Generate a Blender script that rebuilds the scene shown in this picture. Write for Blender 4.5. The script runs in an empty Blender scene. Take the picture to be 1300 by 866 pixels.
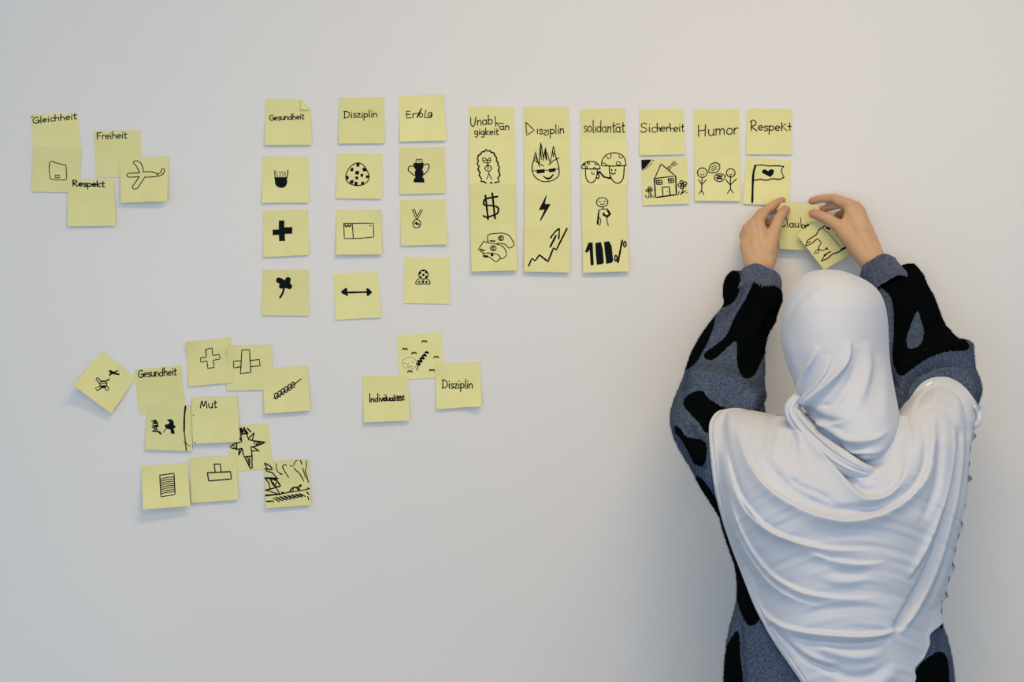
import bpy, bmesh, math, random
import numpy as np
from mathutils import Vector, Matrix
from mathutils.geometry import delaunay_2d_cdt
random.seed(7)
rng = np.random.default_rng(7)
C = bpy.context.scene.collection
scn = bpy.context.scene

# ------------------------------------------------------------------ camera, world, lights
CAM_D, CAM_Z = 3.0, 1.5
S0 = 1.703 / 1300.0                     # metres per photo pixel on the wall
cam_d = bpy.data.cameras.new('camera')
cam_d.sensor_width = 36.0
cam_d.lens = 36.0 * CAM_D / 1.703
cam = bpy.data.objects.new('camera', cam_d)
cam.location = (0, -CAM_D, CAM_Z)
cam.rotation_euler = (math.pi / 2, 0, 0)
C.objects.link(cam)
scn.camera = cam

w = bpy.data.worlds.new('room_daylight')
scn.world = w
w.use_nodes = True
bg = w.node_tree.nodes['Background']
bg.inputs[0].default_value = (0.63, 0.81, 1.0, 1)
bg.inputs[1].default_value = 0.70


def area(name, loc, target, sx, sy, power, col):
    d = bpy.data.lights.new(name, 'AREA')
    d.shape = 'RECTANGLE'
    d.size, d.size_y = sx, sy
    d.energy = power
    d.color = col
    o = bpy.data.objects.new(name, d)
    C.objects.link(o)
    o.location = loc
    o.rotation_euler = (Vector(target) - Vector(loc)).to_track_quat('-Z', 'Y').to_euler()
    return o


area('ceiling_lamp', (0.40, -1.3, 2.74), (0.40, -1.29, 0), 1.2, 0.30, 20, (1.0, 0.69, 0.34))
area('ceiling_lamp', (0.2, -2.9, 2.74), (0.2, -2.6, 0), 1.3, 0.5, 16, (1.0, 0.78, 0.50))
area('window_daylight', (-0.3, -4.7, 1.1), (-0.1, 0, 1.0), 3.4, 1.9, 60, (0.67, 0.81, 1.0))

scn.view_settings.view_transform = 'Standard'
scn.view_settings.look = 'None'
scn.view_settings.gamma = 1
scn.view_settings.use_curve_mapping = False
scn.view_settings.exposure = 0.0


# ------------------------------------------------------------------ helpers
def W(px, py, y=0.0):
    """photo pixel at depth y (wall is y=0, negative towards the room) -> metres"""
    k = S0 * (CAM_D + y) / CAM_D
    return ((px - 650.0) * k, y, CAM_Z - (py - 433.0) * k)


def proj(P):
    k = S0 * (CAM_D + P[..., 1]) / CAM_D
    return P[..., 0] / k + 650.0, 433.0 - (P[..., 2] - CAM_Z) / k


def link(name, verts, faces, mat=None, parent=None, loc=None, smooth=True, attr=None):
    me = bpy.data.meshes.new(name)
    v = np.asarray(verts, dtype=float)
    if loc is not None:
        v = v - np.array(loc)
    me.from_pydata(v.tolist(), [], faces if isinstance(faces, list) else faces.tolist())
    if smooth:
        me.polygons.foreach_set('use_smooth', [True] * len(me.polygons))
    if attr:
        for k, a in attr.items():
            at = me.attributes.new(k, 'FLOAT', 'POINT')
            at.data.foreach_set('value', np.asarray(a, dtype=np.float32))
    me.update()
    o = bpy.data.objects.new(name, me)
    C.objects.link(o)
    if mat:
        me.materials.append(mat)
    if parent:
        o.parent = parent
    if loc is not None and parent is None:
        o.location = loc
    return o


def tag(o, label, cat, group=None, kind=None):
    o['label'] = label
    if cat:
        o['category'] = cat
    if group:
        o['group'] = group
    if kind:
        o['kind'] = kind
    return o


def lin(r, g, b):
    f = lambda c: (c / 255 / 12.92) if c / 255 <= 0.04045 else ((c / 255 + 0.055) / 1.055) ** 2.4
    return (f(r), f(g), f(b), 1)


def mat(name, col, rough=0.8, spec=0.3, sheen=0.0):
    m = bpy.data.materials.new(name)
    m.use_nodes = True
    n = m.node_tree.nodes
    b = n['Principled BSDF']
    b.inputs['Base Color'].default_value = col
    b.inputs['Roughness'].default_value = rough
    b.inputs['Specular IOR Level'].default_value = spec
    b.inputs['Sheen Weight'].default_value = sheen
    return m, m.node_tree, b


def noise_mix(nt, b, c1, c2, scale, detail=4, lo=0.35, hi=0.65, coord='Object', stretch=None):
    tc = nt.nodes.new('ShaderNodeTexCoord')
    src = tc.outputs[coord]
    if stretch:
        mp = nt.nodes.new('ShaderNodeMapping')
        mp.inputs['Scale'].default_value = stretch
        nt.links.new(src, mp.inputs[0])
        src = mp.outputs[0]
    ns = nt.nodes.new('ShaderNodeTexNoise')
    ns.inputs['Scale'].default_value = scale
    ns.inputs['Detail'].default_value = detail
    nt.links.new(src, ns.inputs['Vector'])
    r = nt.nodes.new('ShaderNodeMapRange')
    r.inputs[1].default_value = lo
    r.inputs[2].default_value = hi
    nt.links.new(ns.outputs[0], r.inputs[0])
    mx = nt.nodes.new('ShaderNodeMix')
    mx.data_type = 'RGBA'
    mx.inputs[6].default_value = c1
    mx.inputs[7].default_value = c2
    nt.links.new(r.outputs[0], mx.inputs[0])
    nt.links.new(mx.outputs[2], b.inputs['Base Color'])
    return src, ns, mx


def bump(nt, b, src, scale, strength, dist=0.001, detail=3):
    ns = nt.nodes.new('ShaderNodeTexNoise')
    ns.inputs['Scale'].default_value = scale
    ns.inputs['Detail'].default_value = detail
    nt.links.new(src, ns.inputs['Vector'])
    bp = nt.nodes.new('ShaderNodeBump')
    bp.inputs['Strength'].default_value = strength
    bp.inputs['Distance'].default_value = dist
    nt.links.new(ns.outputs[0], bp.inputs['Height'])
    nt.links.new(bp.outputs[0], b.inputs['Normal'])
    return bp


# ------------------------------------------------------------------ materials
M = {}
M['wall'], nt, b = mat('wall_paint', lin(222, 221, 220), 0.75, 0.25)
src, _, _ = noise_mix(nt, b, lin(222, 219, 215), lin(226, 223, 219), 1.3, 2)
bump(nt, b, src, 260, 0.12, 0.0004)
M['ceil'], nt, b = mat('ceiling_paint', lin(232, 231, 228), 0.9)
src, _, _ = noise_mix(nt, b, lin(230, 229, 226), lin(234, 233, 230), 3)
M['floor'], nt, b = mat('floor_vinyl', lin(128, 126, 124), 0.45)
src, _, _ = noise_mix(nt, b, lin(118, 116, 115), lin(138, 136, 133), 60)
M['base'], nt, b = mat('baseboard_paint', lin(205, 203, 200), 0.5)
noise_mix(nt, b, lin(203, 201, 198), lin(208, 206, 203), 9)


def paper(name, c1, c2):
    m, nt, b = mat(name, c1, 0.85, 0.15)
    src, ns, mx = noise_mix(nt, b, c1, c2, 22, 3)
    bump(nt, b, src, 900, 0.10, 0.0002)
    oi = nt.nodes.new('ShaderNodeObjectInfo')
    hv = nt.nodes.new('ShaderNodeHueSaturation')
    vr = nt.nodes.new('ShaderNodeMapRange')
    vr.inputs[3].default_value = 0.95; vr.inputs[4].default_value = 1.03
    nt.links.new(oi.outputs['Random'], vr.inputs[0])
    nt.links.new(vr.outputs[0], hv.inputs['Value'])
    nt.links.new(mx.outputs[2], hv.inputs['Color'])
    nt.links.new(hv.outputs[0], b.inputs['Base Color'])
    out = nt.nodes['Material Output']
    tr = nt.nodes.new('ShaderNodeBsdfTranslucent')
    nt.links.new(mx.outputs[2], tr.inputs[0])
    ms = nt.nodes.new('ShaderNodeMixShader')
    ms.inputs[0].default_value = 0.10
    nt.links.new(b.outputs[0], ms.inputs[1])
    nt.links.new(tr.outputs[0], ms.inputs[2])
    nt.links.new(ms.outputs[0], out.inputs[0])
    return m


M['paper'] = paper('yellow_note_paper', lin(233, 227, 158), lin(238, 232, 166))
M['ink'], nt, b = mat('black_marker_ink', lin(14, 18, 21), 0.85, 0.1)
noise_mix(nt, b, lin(11, 15, 18), lin(20, 25, 28), 300)
M['pencil'], nt, b = mat('faint_green_pencil', lin(140, 156, 120), 0.8, 0.1)
noise_mix(nt, b, lin(120, 140, 110), lin(160, 170, 128), 500)

M['scarf'], nt, b = mat('pale_jersey', lin(189, 193, 202), 0.85, 0.12, 0.1)
src, _, _ = noise_mix(nt, b, lin(187, 191, 200), lin(192, 196, 205), 9, 3)
bump(nt, b, src, 1400, 0.15, 0.0003)
M['hemline'], nt, b = mat('scarf_stitch', lin(150, 158, 166), 0.9, 0.1)
noise_mix(nt, b, lin(140, 150, 160), lin(165, 172, 180), 900)
M['tagw'], nt, b = mat('care_tag_white', lin(236, 238, 240), 0.6)
noise_mix(nt, b, lin(234, 236, 238), lin(240, 241, 243), 90)

M['fleece'], nt, b = mat('fleece_two_tone', lin(84, 95, 121), 0.95, 0.02, 0.0)
at = nt.nodes.new('ShaderNodeAttribute')
at.attribute_name = 'patch'
tc = nt.nodes.new('ShaderNodeTexCoord')
ns = nt.nodes.new('ShaderNodeTexNoise')
ns.inputs['Scale'].default_value = 260
ns.inputs['Detail'].default_value = 3
nt.links.new(tc.outputs['Object'], ns.inputs['Vector'])
ad = nt.nodes.new('ShaderNodeMath'); ad.operation = 'MULTIPLY_ADD'
nt.links.new(ns.outputs[0], ad.inputs[0]); ad.inputs[1].default_value = 0.9
nt.links.new(at.outputs['Fac'], ad.inputs[2])
mr = nt.nodes.new('ShaderNodeMapRange')
mr.inputs[1].default_value = 0.85; mr.inputs[2].default_value = 1.05
nt.links.new(ad.outputs[0], mr.inputs[0])
nb = nt.nodes.new('ShaderNodeTexNoise'); nb.inputs['Scale'].default_value = 330; nb.inputs['Detail'].default_value = 3
nt.links.new(tc.outputs['Object'], nb.inputs['Vector'])
mb = nt.nodes.new('ShaderNodeMix'); mb.data_type = 'RGBA'
mb.inputs[6].default_value = lin(52, 63, 81); mb.inputs[7].default_value = lin(88, 101, 122)
mrb = nt.nodes.new('ShaderNodeMapRange'); mrb.inputs[1].default_value = 0.3; mrb.inputs[2].default_value = 0.7
nt.links.new(nb.outputs[0], mrb.inputs[0]); nt.links.new(mrb.outputs[0], mb.inputs[0])
mk = nt.nodes.new('ShaderNodeMix'); mk.data_type = 'RGBA'
nt.links.new(mr.outputs[0], mk.inputs[0]); nt.links.new(mb.outputs[2], mk.inputs[6])
mk.inputs[7].default_value = lin(5, 8, 10)
nt.links.new(mk.outputs[2], b.inputs['Base Color'])
bump(nt, b, tc.outputs['Object'], 900, 0.45, 0.0012, 3)
M['cuff'], nt, b = mat('ribbed_cuff_knit', lin(82, 92, 116), 0.95, 0.05, 0.3)
src, _, _ = noise_mix(nt, b, lin(56, 64, 86), lin(88, 98, 122), 260)
bump(nt, b, src, 700, 0.5, 0.001)

M['skin'], nt, b = mat('skin', lin(208, 172, 138), 0.5, 0.35)
at = nt.nodes.new('ShaderNodeAttribute'); at.attribute_name = 'flush'
tc = nt.nodes.new('ShaderNodeTexCoord')
ns = nt.nodes.new('ShaderNodeTexNoise'); ns.inputs['Scale'].default_value = 60; ns.inputs['Detail'].default_value = 4
nt.links.new(tc.outputs['Object'], ns.inputs['Vector'])
m1 = nt.nodes.new('ShaderNodeMix'); m1.data_type = 'RGBA'
m1.inputs[6].default_value = lin(190, 150, 111); m1.inputs[7].default_value = lin(206, 168, 130)
nt.links.new(ns.outputs[0], m1.inputs[0])
m2 = nt.nodes.new('ShaderNodeMix'); m2.data_type = 'RGBA'
nt.links.new(at.outputs['Fac'], m2.inputs[0]); nt.links.new(m1.outputs[2], m2.inputs[6])
m2.inputs[7].default_value = lin(188, 122, 102)
nt.links.new(m2.outputs[2], b.inputs['Base Color'])
b.inputs['Subsurface Weight'].default_value = 0.08
b.inputs['Subsurface Radius'].default_value = (0.01, 0.004, 0.002)
bump(nt, b, tc.outputs['Object'], 500, 0.25, 0.0006)
M['nail'], nt, b = mat('fingernail', lin(214, 164, 148), 0.3, 0.5)
noise_mix(nt, b, lin(210, 160, 144), lin(220, 172, 156), 200)
M['denim'], nt, b = mat('dark_trousers', lin(44, 47, 58), 0.9)
noise_mix(nt, b, lin(40, 43, 54), lin(52, 55, 66), 200)
M['shoe'], nt, b = mat('black_shoe', lin(28, 28, 30), 0.5)
noise_mix(nt, b, lin(24, 24, 26), lin(34, 34, 36), 80)
M['eye'], nt, b = mat('eye_white', lin(235, 232, 226), 0.2)
noise_mix(nt, b, lin(233, 230, 224), lin(238, 235, 230), 200)
M['lip'], nt, b = mat('lips', lin(176, 104, 96), 0.45)
noise_mix(nt, b, lin(170, 100, 92), lin(182, 110, 100), 200)
M['dark'], nt, b = mat('dark_iris_and_brow', lin(48, 34, 28), 0.4)
noise_mix(nt, b, lin(44, 30, 24), lin(56, 40, 32), 300)


# ------------------------------------------------------------------ setting
def box(name, lo, hi, m, kind='structure', parent=None):
    x0, y0, z0 = lo
    x1, y1, z1 = hi
    v = [(x0, y0, z0), (x1, y0, z0), (x1, y1, z0), (x0, y1, z0), (x0, y0, z1), (x1, y0, z1), (x1, y1, z1), (x0, y1, z1)]
    f = [(0, 3, 2, 1), (4, 5, 6, 7), (0, 1, 5, 4), (1, 2, 6, 5), (2, 3, 7, 6), (3, 0, 4, 7)]
    o = link(name, v, f, m, parent, smooth=False)
    if kind:
        o['kind'] = kind
    return o


box('wall_back', (-3.2, 0, 0), (3.2, 0.12, 2.8), M['wall'])
box('floor', (-3.2, -5.0, -0.1), (3.2, 0.12, 0), M['floor'])
box('ceiling', (-3.2, -5.0, 2.8), (3.2, 0.12, 2.9), M['ceil'])
box('baseboard_back', (-3.2, -0.014, 0), (3.2, 0, 0.08), M['base'])


# ------------------------------------------------------------------ stroke lettering
def arc(cx, cy, rx, ry, a0, a1, n=10):
    return [(cx + rx * math.cos(math.radians(a0 + (a1 - a0) * i / n)),
             cy + ry * math.sin(math.radians(a0 + (a1 - a0) * i / n))) for i in range(n + 1)]


# x-height is 1, ascender about 1.8, descender -0.75: glyph = (advance, strokes)
GL = {
    'a': (0.95, [arc(.38, .45, .34, .45, 40, 400), [(.72, .9), (.72, .2), (.82, 0)]]),
    'b': (0.9, [[(.1, 1.8), (.1, 0)], arc(.42, .45, .34, .45, 170, -180)]),
    'c': (0.75, [arc(.45, .48, .36, .48, 50, 310)]),
    'd': (0.95, [arc(.38, .45, .34, .45, 30, 390), [(.74, 1.75), (.74, 0)]]),
    'e': (0.82, [[(.1, .48), (.7, .56)] + arc(.4, .5, .33, .46, 15, 310)]),
    'f': (0.6, [[(.68, 1.75), (.45, 1.7), (.32, 1.3), (.22, -.2)], [(.02, .85), (.55, .95)]]),
    'g': (0.9, [arc(.38, .5, .33, .42, 40, 400), [(.72, .9), (.7, -.3), (.5, -.7), (.15, -.6)]]),
    'h': (0.9, [[(.1, 1.8), (.1, 0)], [(.1, .55), (.35, .95), (.62, .85), (.7, .5), (.72, 0)]]),
    'i': (0.42, [[(.18, .95), (.18, .1), (.25, 0)], [(.2, 1.38), (.22, 1.46)]]),
    'j': (0.42, [[(.18, .95), (.18, 0)]]),
    'k': (0.85, [[(.1, 1.8), (.1, 0)], [(.66, 1.0), (.12, .45), (.74, 0)]]),
    'l': (0.4, [[(.16, 1.8), (.16, .1), (.25, 0)]]),
    'm': (1.3, [[(.08, 1), (.08, 0)], [(.08, .6), (.3, .95), (.52, .8), (.55, 0)], [(.55, .6), (.8, .95), (1.02, .8), (1.08, 0)]]),
    'n': (0.88, [[(.08, 1), (.08, 0)], [(.08, .6), (.36, .97), (.62, .8), (.68, 0)]]),
    'o': (0.88, [arc(.42, .48, .35, .47, 90, 450)]),
    'p': (0.9, [[(.1, 1), (.08, -.8)], arc(.42, .5, .34, .45, 170, -180)]),
    'r': (0.65, [[(.1, 1), (.1, 0)], [(.1, .55), (.3, .92), (.58, .92)]]),
    's': (0.72, [[(.62, .85), (.4, 1.0), (.15, .85), (.2, .6), (.5, .45), (.62, .2), (.4, 0), (.08, .1)]]),
    't': (0.62, [[(.28, 1.55), (.26, .2), (.38, 0), (.55, .08)], [(.02, 1.02), (.58, 1.08)]]),
    'u': (0.9, [[(.08, 1), (.1, .3), (.3, 0), (.55, .1), (.68, .4)], [(.7, 1), (.7, .15), (.8, 0)]]),
    'v': (0.75, [[(.05, 1), (.32, 0), (.62, 1)]]),
    'z': (0.8, [[(.08, .92), (.62, .92), (.1, .02), (.7, .04)]]),
    '\u00e4': (0.95, [arc(.38, .45, .34, .45, 40, 400), [(.72, .9), (.72, .2), (.82, 0)], [(.12, 1.3), (.62, 1.34)]]),
    'D': (1.25, [[(.15, 1.7), (.15, 0)], [(.02, 1.7), (.5, 1.68), (.98, 1.3), (1.05, .7), (.7, .15), (.05, 0)]]),
    'E': (1.0, [[(.82, 1.65), (.12, 1.6), (.12, 0), (.85, .02)], [(.12, .85), (.7, .9)]]),
    'F': (0.95, [[(.12, 1.6), (.12, 0)], [(.02, 1.6), (.85, 1.7)], [(.12, .85), (.65, .9)]]),
    'G': (1.2, [arc(.6, .8, .52, .82, 50, 345), [(.6, .72), (1.1, .75), (1.05, .1)]]),
    'H': (1.25, [[(.1, 1.75), (.12, 0)], [(.95, 1.75), (.9, 0)], [(.1, .85), (.95, .95)]]),
    'I': (0.4, [[(.12, 1.8), (.16, 0)]]),
    'M': (1.4, [[(.05, 0), (.3, 1.65), (.6, .35), (.98, 1.6), (1.18, 0)]]),
    'R': (1.1, [[(.18, 1.65), (.15, 0)], [(.02, 1.5), (.4, 1.75), (.8, 1.5), (.72, 1.05), (.2, .82), (.95, 0)]]),
    'S': (1.05, [[(.85, 1.5), (.55, 1.75), (.18, 1.55), (.2, 1.1), (.6, .85), (.85, .5), (.65, .05), (.3, 0), (.05, .25)]]),
    'U': (1.2, [[(.08, 1.75), (.12, .6), (.4, .02), (.75, .25), (.98, 1.7)]]),
}


def word(txt, x0, y0, x1, y1, xh, wd=1.2, cap=None, squeeze=None):
    """strokes in crop coordinates: baseline runs (x0,y0)->(x1,y1); xh = x-height in crop units"""
    tot = sum(GL[c][0] for c in txt) - 0.15
    dx, dy = x1 - x0, y1 - y0
    out = []
    pen = 0
    for c in txt:
        adv, st = GL[c]
        jy = random.uniform(-.06, .06)
        for s in st:
            pts = []
            for (x, y) in s:
                u = (pen + x) / tot
                h = y + jy
                if cap and y > 1.0:
                    h = 1 + (y - 1) * cap
                pts.append((x0 + dx * u, y0 + dy * u - h * xh))
            out.append(('c', wd, pts))
        pen += adv
    return out


def catmull(pts, n=5):
    if len(pts) < 3:
        return list(pts)
    P = [pts[0]] + list(pts) + [pts[-1]]
    out = []
    for i in range(1, len(P) - 2):
        p0, p1, p2, p3 = (np.array(P[i + j], float) for j in (-1, 0, 1, 2))
        for k in range(n):
            t = k / n
            out.append(tuple(0.5 * ((2 * p1) + (-p0 + p2) * t + (2 * p0 - 5 * p1 + 4 * p2 - p3) * t * t + (-p0 + 3 * p1 - 3 * p2 + p3) * t ** 3)))
    out.append(tuple(pts[-1]))
    return out


def ell(cx, cy, rx, ry, w_=1.1, a0=0, a1=360, n=20):
    return ('s', w_, arc(cx, cy, rx, ry, a0, a1, n))


def dot(cx, cy, r):
    return ('f', arc(cx, cy, r, r, 0, 330, 11))


def poly(*p):
    return ('f', list(p))


# ------------------------------------------------------------------ sticky notes
def inv_bilinear(q, p):
    u = v = 0.5
    for _ in range(8):
        x = (1 - v) * ((1 - u) * q[0] + u * q[1]) + v * ((1 - u) * q[3] + u * q[2])
        du = (1 - v) * (q[1] - q[0]) + v * (q[2] - q[3])
        dv = (1 - u) * (q[3] - q[0]) + u * (q[2] - q[1])
        J = np.array([[du[0], dv[0]], [du[1], dv[1]]])
        d = np.linalg.solve(J, np.array(p) - x)
        u += d[0]; v += d[1]
    return u, v


def in_poly(px, py, poly_):
    inside = np.zeros(np.shape(px), bool)
    n = len(poly_)
    for i in range(n):
        x0, y0 = poly_[i]
        x1, y1 = poly_[(i + 1) % n]
        c = ((y0 > py) != (y1 > py)) & (px < (x1 - x0) * (py - y0) / ((y1 - y0) or 1e-9) + x0)
        inside ^= c
    return inside


def note(q, crop, ink, label, base=0.5, lift=2.0, corners=(0, 0, 0, 0), part='drawing', power=1.35, side=0.0, dog=0, faint=None):
    """q: TL,TR,BR,BL pixels. base/lift/corners in mm. corners = extra lift of TL,TR,BR,BL corner curls"""
    q = np.array(q, float)
    strip = 0.20 if 1.4 < lift < 6 else 0.0
    if 1.4 < lift < 6:
        lift *= 1.7
    k1, k2 = random.uniform(-.35, .35), random.uniform(0, 6)

    def surf(u, v, off=0.0):
        x = (1 - v) * ((1 - u) * q[0] + u * q[1]) + v * ((1 - u) * q[3] + u * q[2])
        l = base + lift * (max(v - strip, 0) / (1 - strip)) ** power * (1 + side * (u - .5))
        l += 0.35 * max(v, 0) * math.sin(3.1 * u + k2) * (1 if lift > 1.5 else .15)
        if dog:
            a_ = (1 - u) + v
            if a_ < dog:
                l += 4.2 * math.sin(min(1, (dog - a_) / .12) * math.pi / 2)
                x = (1 - v - (dog - a_)) * ((1 - u + (dog - a_)) * q[0] + (u - (dog - a_)) * q[1]) + (v + (dog - a_)) * ((1 - u + (dog - a_)) * q[3] + (u - (dog - a_)) * q[2])
            elif a_ < dog + .3:
                l += .8 * (1 - (a_ - dog) / .3) ** 2
        for c, (cu, cv) in zip(corners, ((0, 0), (1, 0), (1, 1), (0, 1))):
            if c:
                d = abs(u - cu) + abs(v - cv)
                t = max(0, 1 - d / 0.55)
                l += c * t * t
        return W(x[0], x[1], -(l + off) / 1000.0)

    N = 45 if dog else 18
    vs, fs = [], []
    for off in (0.0, -0.16):
        for j in range(N + 1):
            for i in range(N + 1):
                vs.append(surf(i / N, j / N, off))
    n1 = (N + 1) ** 2
    for j in range(N):
        for i in range(N):
            a = j * (N + 1) + i
            fs.append((a, a + N + 1, a + N + 2, a + 1))
            fs.append((a + n1, a + 1 + n1, a + N + 2 + n1, a + N + 1 + n1))
    vs = vs + vs                       # the cut edge keeps its own vertices so it shades crisply
    n2 = 2 * n1
    for i in range(N):
        a, b_ = i, i + 1
        fs.append((a + n2, b_ + n2, b_ + n1 + n2, a + n1 + n2))
        a, b_ = N * (N + 1) + i, N * (N + 1) + i + 1
        fs.append((b_ + n2, a + n2, a + n1 + n2, b_ + n1 + n2))
        a, b_ = i * (N + 1), (i + 1) * (N + 1)
        fs.append((b_ + n2, a + n2, a + n1 + n2, b_ + n1 + n2))
        a, b_ = i * (N + 1) + N, (i + 1) * (N + 1) + N
        fs.append((a + n2, b_ + n2, b_ + n1 + n2, a + n1 + n2))
    loc = surf(.5, .5)
    o = link('sticky_note', vs, fs, M['paper'], loc=loc)
    tag(o, label, 'sticky note', 'yellow square sticky notes on the white wall')

    def build(items, name, mt, off):
        V, F = [], []

        def add2d(pts2, faces):
            b0 = len(V)
            for p in pts2:
                u, v = inv_bilinear(q, p)
                V.append(surf(min(max(u, .004), .996), min(max(v, .004), .996), off))
            F.extend([tuple(b0 + i for i in f) for f in faces])

        x0, y0, sc = crop
        for it in items:
            if it[0] == 'f':
                pts = [(x0 + x / sc, y0 + y / sc) for x, y in it[1]]
                A = np.array(pts)
                gx, gy = np.meshgrid(np.arange(A[:, 0].min(), A[:, 0].max(), 3), np.arange(A[:, 1].min(), A[:, 1].max(), 3))
                ins = in_poly(gx, gy, pts)
                extra = list(zip(gx[ins], gy[ins]))
                r = delaunay_2d_cdt([Vector(p) for p in pts + extra], [(i, (i + 1) % len(pts)) for i in range(len(pts))], [list(range(len(pts)))], 1, 1e-5)
                add2d([tuple(p) for p in r[0]], [tuple(reversed(f)) for f in r[2]] if True else r[2])
                continue
            wd = it[1] / 2
            pts = catmull(it[2], 4) if it[0] == 'c' else it[2]
            pts = [np.array((x0 + x / sc, y0 + y / sc)) for x, y in pts]
            den = [pts[0]]
            for a, b_ in zip(pts, pts[1:]):
                m_ = max(1, int(np.linalg.norm(b_ - a) / 3))
                for k in range(1, m_ + 1):
                    den.append(a + (b_ - a) * k / m_)
            L, R = [], []
            for i, p in enumerate(den):
                t = den[min(i + 1, len(den) - 1)] - den[max(i - 1, 0)]
                ln = np.linalg.norm(t)
                t = t / ln if ln > 1e-6 else np.array((1., 0.))
                n_ = np.array((-t[1], t[0])) * wd * random.uniform(.88, 1.12)
                L.append(p + n_); R.append(p - n_)
            m_ = len(den)
            add2d(L + R, [(i, i + 1, m_ + i + 1, m_ + i) for i in range(m_ - 1)])
            for p in (den[0], den[-1]):
                add2d([p + wd * np.array((math.cos(a), math.sin(a))) for a in np.arange(6) * math.pi / 3], [(0, 1, 2, 3, 4, 5)])
        c = link(name, np.array(V), F, mt, smooth=False)
        # paint side faces the room
        me = c.data
        me.transform(Matrix.Translation(-Vector(loc)))
        bm = bmesh.new(); bm.from_mesh(me)
        for f in bm.faces:
            if f.normal.y > 0:
                f.normal_flip()
        bm.to_mesh(me); bm.free()
        c.parent = o
        return c

    for nm, items in (ink.items() if isinstance(ink, dict) else {part: ink}.items()):
        if items:
            build(items, nm, M['ink'], 0.14)
    if faint:
        fo = build(faint, 'drawing', M['pencil'], 0.11)
        fo['label'] = 'faint pencil drawing of a face'
    return o


cA = (30, 130, 5.095); cB = (320, 110, 5.415); cC = (415, 110, 5.412); cD = (320, 255, 5.411); cE = (490, 240, 5.41)
cF = (590, 125, 7.529); cG = (590, 230, 6.929); cH = (730, 130, 7.873); cI = (730, 230, 6.927); cJ = (870, 130, 6.187)
cK = (90, 420, 5.412); cL = (225, 420, 5.411); cM = (170, 500, 4.8125); cN = (450, 410, 6.188); cO = (925, 235, 6.19)
cP2 = (590, 170, 6.664); cQ2 = (730, 160, 11.55); cR2 = (330, 575, 11.54); cS2 = (805, 190, 11.55); cT2 = (590, 280, 9.286); cU2 = (280, 530, 11.54)
c6 = (1020, 235, 7.873)

# --- cluster at the upper left
note([(38.8, 145.3), (98.7, 143.7), (104.2, 203), (43, 202.6)], cA,
     [('c', 1.4, [(46, 98), (60, 92)])] + word('Gleichheit', 58, 136, 338, 106, 23, 1.3),
     'note reading Gleichheit, topmost left of the far left cluster, stuck above the door-shape note', .4, .5, part='lettering')
note([(41.8, 186), (103.6, 187.3), (100.3, 244.4), (40.2, 243.5)], cA,
     [('c', 1.1, [(168, 395), (178, 380), (200, 388), (250, 402), (272, 405), (276, 440), (278, 480), (270, 500), (230, 500), (180, 497), (170, 480), (165, 430), (168, 395)]),
      ('s', 1.2, [(205, 470), (203, 487), (232, 487), (234, 472), (205, 470)])],
     'note with a rounded box shape like a fridge door, under the Gleichheit note', 1.2, 1.0)
note([(119.3, 165.9), (178.2, 165.3), (180.7, 225.2), (121.3, 225.6)], cA, word('Freiheit', 472, 238, 664, 231, 25, 1.3),
     'note reading Freiheit, partly covered by the aeroplane note in the far left cluster', .4, .5, part='lettering')
note([(152.1, 200.3), (214.5, 198.7), (212.1, 255.2), (153.1, 257.6)], cA,
     [('c', 1.2, [(775, 452), (770, 420), (755, 390), (730, 378), (708, 388), (728, 410), (750, 455)]),
      ('c', 1.2, [(750, 456), (700, 458), (672, 462), (670, 478), (690, 484), (745, 480)]),
      ('c', 1.2, [(748, 482), (725, 515), (705, 545), (712, 560), (735, 555), (760, 520), (785, 482)]),
      ('c', 1.2, [(778, 450), (820, 448), (858, 458), (866, 466), (855, 480), (785, 484)]),
      ('c', 1.2, [(862, 466), (885, 455), (895, 430), (912, 436), (900, 465), (870, 478)])],
     'note with a line-drawn aeroplane, its bottom edge curled off the wall', 1.3, 11, side=.4)
note([(85.5, 227.5), (144.8, 228.1), (146.8, 286.6), (85.9, 287.4)], cA, word('Respekt', 314, 540, 520, 547, 21, 1.6),
     'note reading Respekt in small bold letters, lowest in the far left cluster', 2.6, 1.6, part='lettering')

# --- three loose columns
note([(336.3, 125.7), (394.5, 126.5), (395.7, 183.9), (336.3, 184.2)], cB, word('Gesundheit', 118, 231, 354, 222, 22, 1.25),
     'note reading Gesundheit with its upper right corner curled, top of the first loose column', .5, 3.0, (0, 0, 0, 0), 'lettering', dog=.22)
note([(333.3, 198.6), (392, 198.6), (392, 257.4), (332.9, 257.4)], cB,
     [poly((153, 622), (240, 622), (242, 660), (232, 685), (210, 697), (180, 692), (160, 675)),
      ('s', 1.3, [(156, 578), (158, 625)]), ('s', 1.3, [(246, 575), (242, 625)]),
      ('c', .9, [(170, 585), (175, 618)]), ('c', .9, [(186, 585), (196, 600), (188, 618)]), ('c', .9, [(202, 582), (214, 598), (206, 618)]), ('c', .9, [(226, 584), (228, 618)])],
     'note with a black filled cup and small marks above it, under the curled Gesundheit note', .5, 2.0, (0, 0, 0, 3))
note([(333.3, 267), (391.2, 266.1), (392.4, 323.7), (334.4, 326.5)], cD,
     [poly((184, 135), (222, 135), (222, 182), (277, 180), (276, 226), (225, 228), (227, 276), (186, 277), (184, 234), (142, 236), (141, 198), (183, 197))],
     'note with a solid black plus cross, in the first loose column', .5, 2.2)
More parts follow.
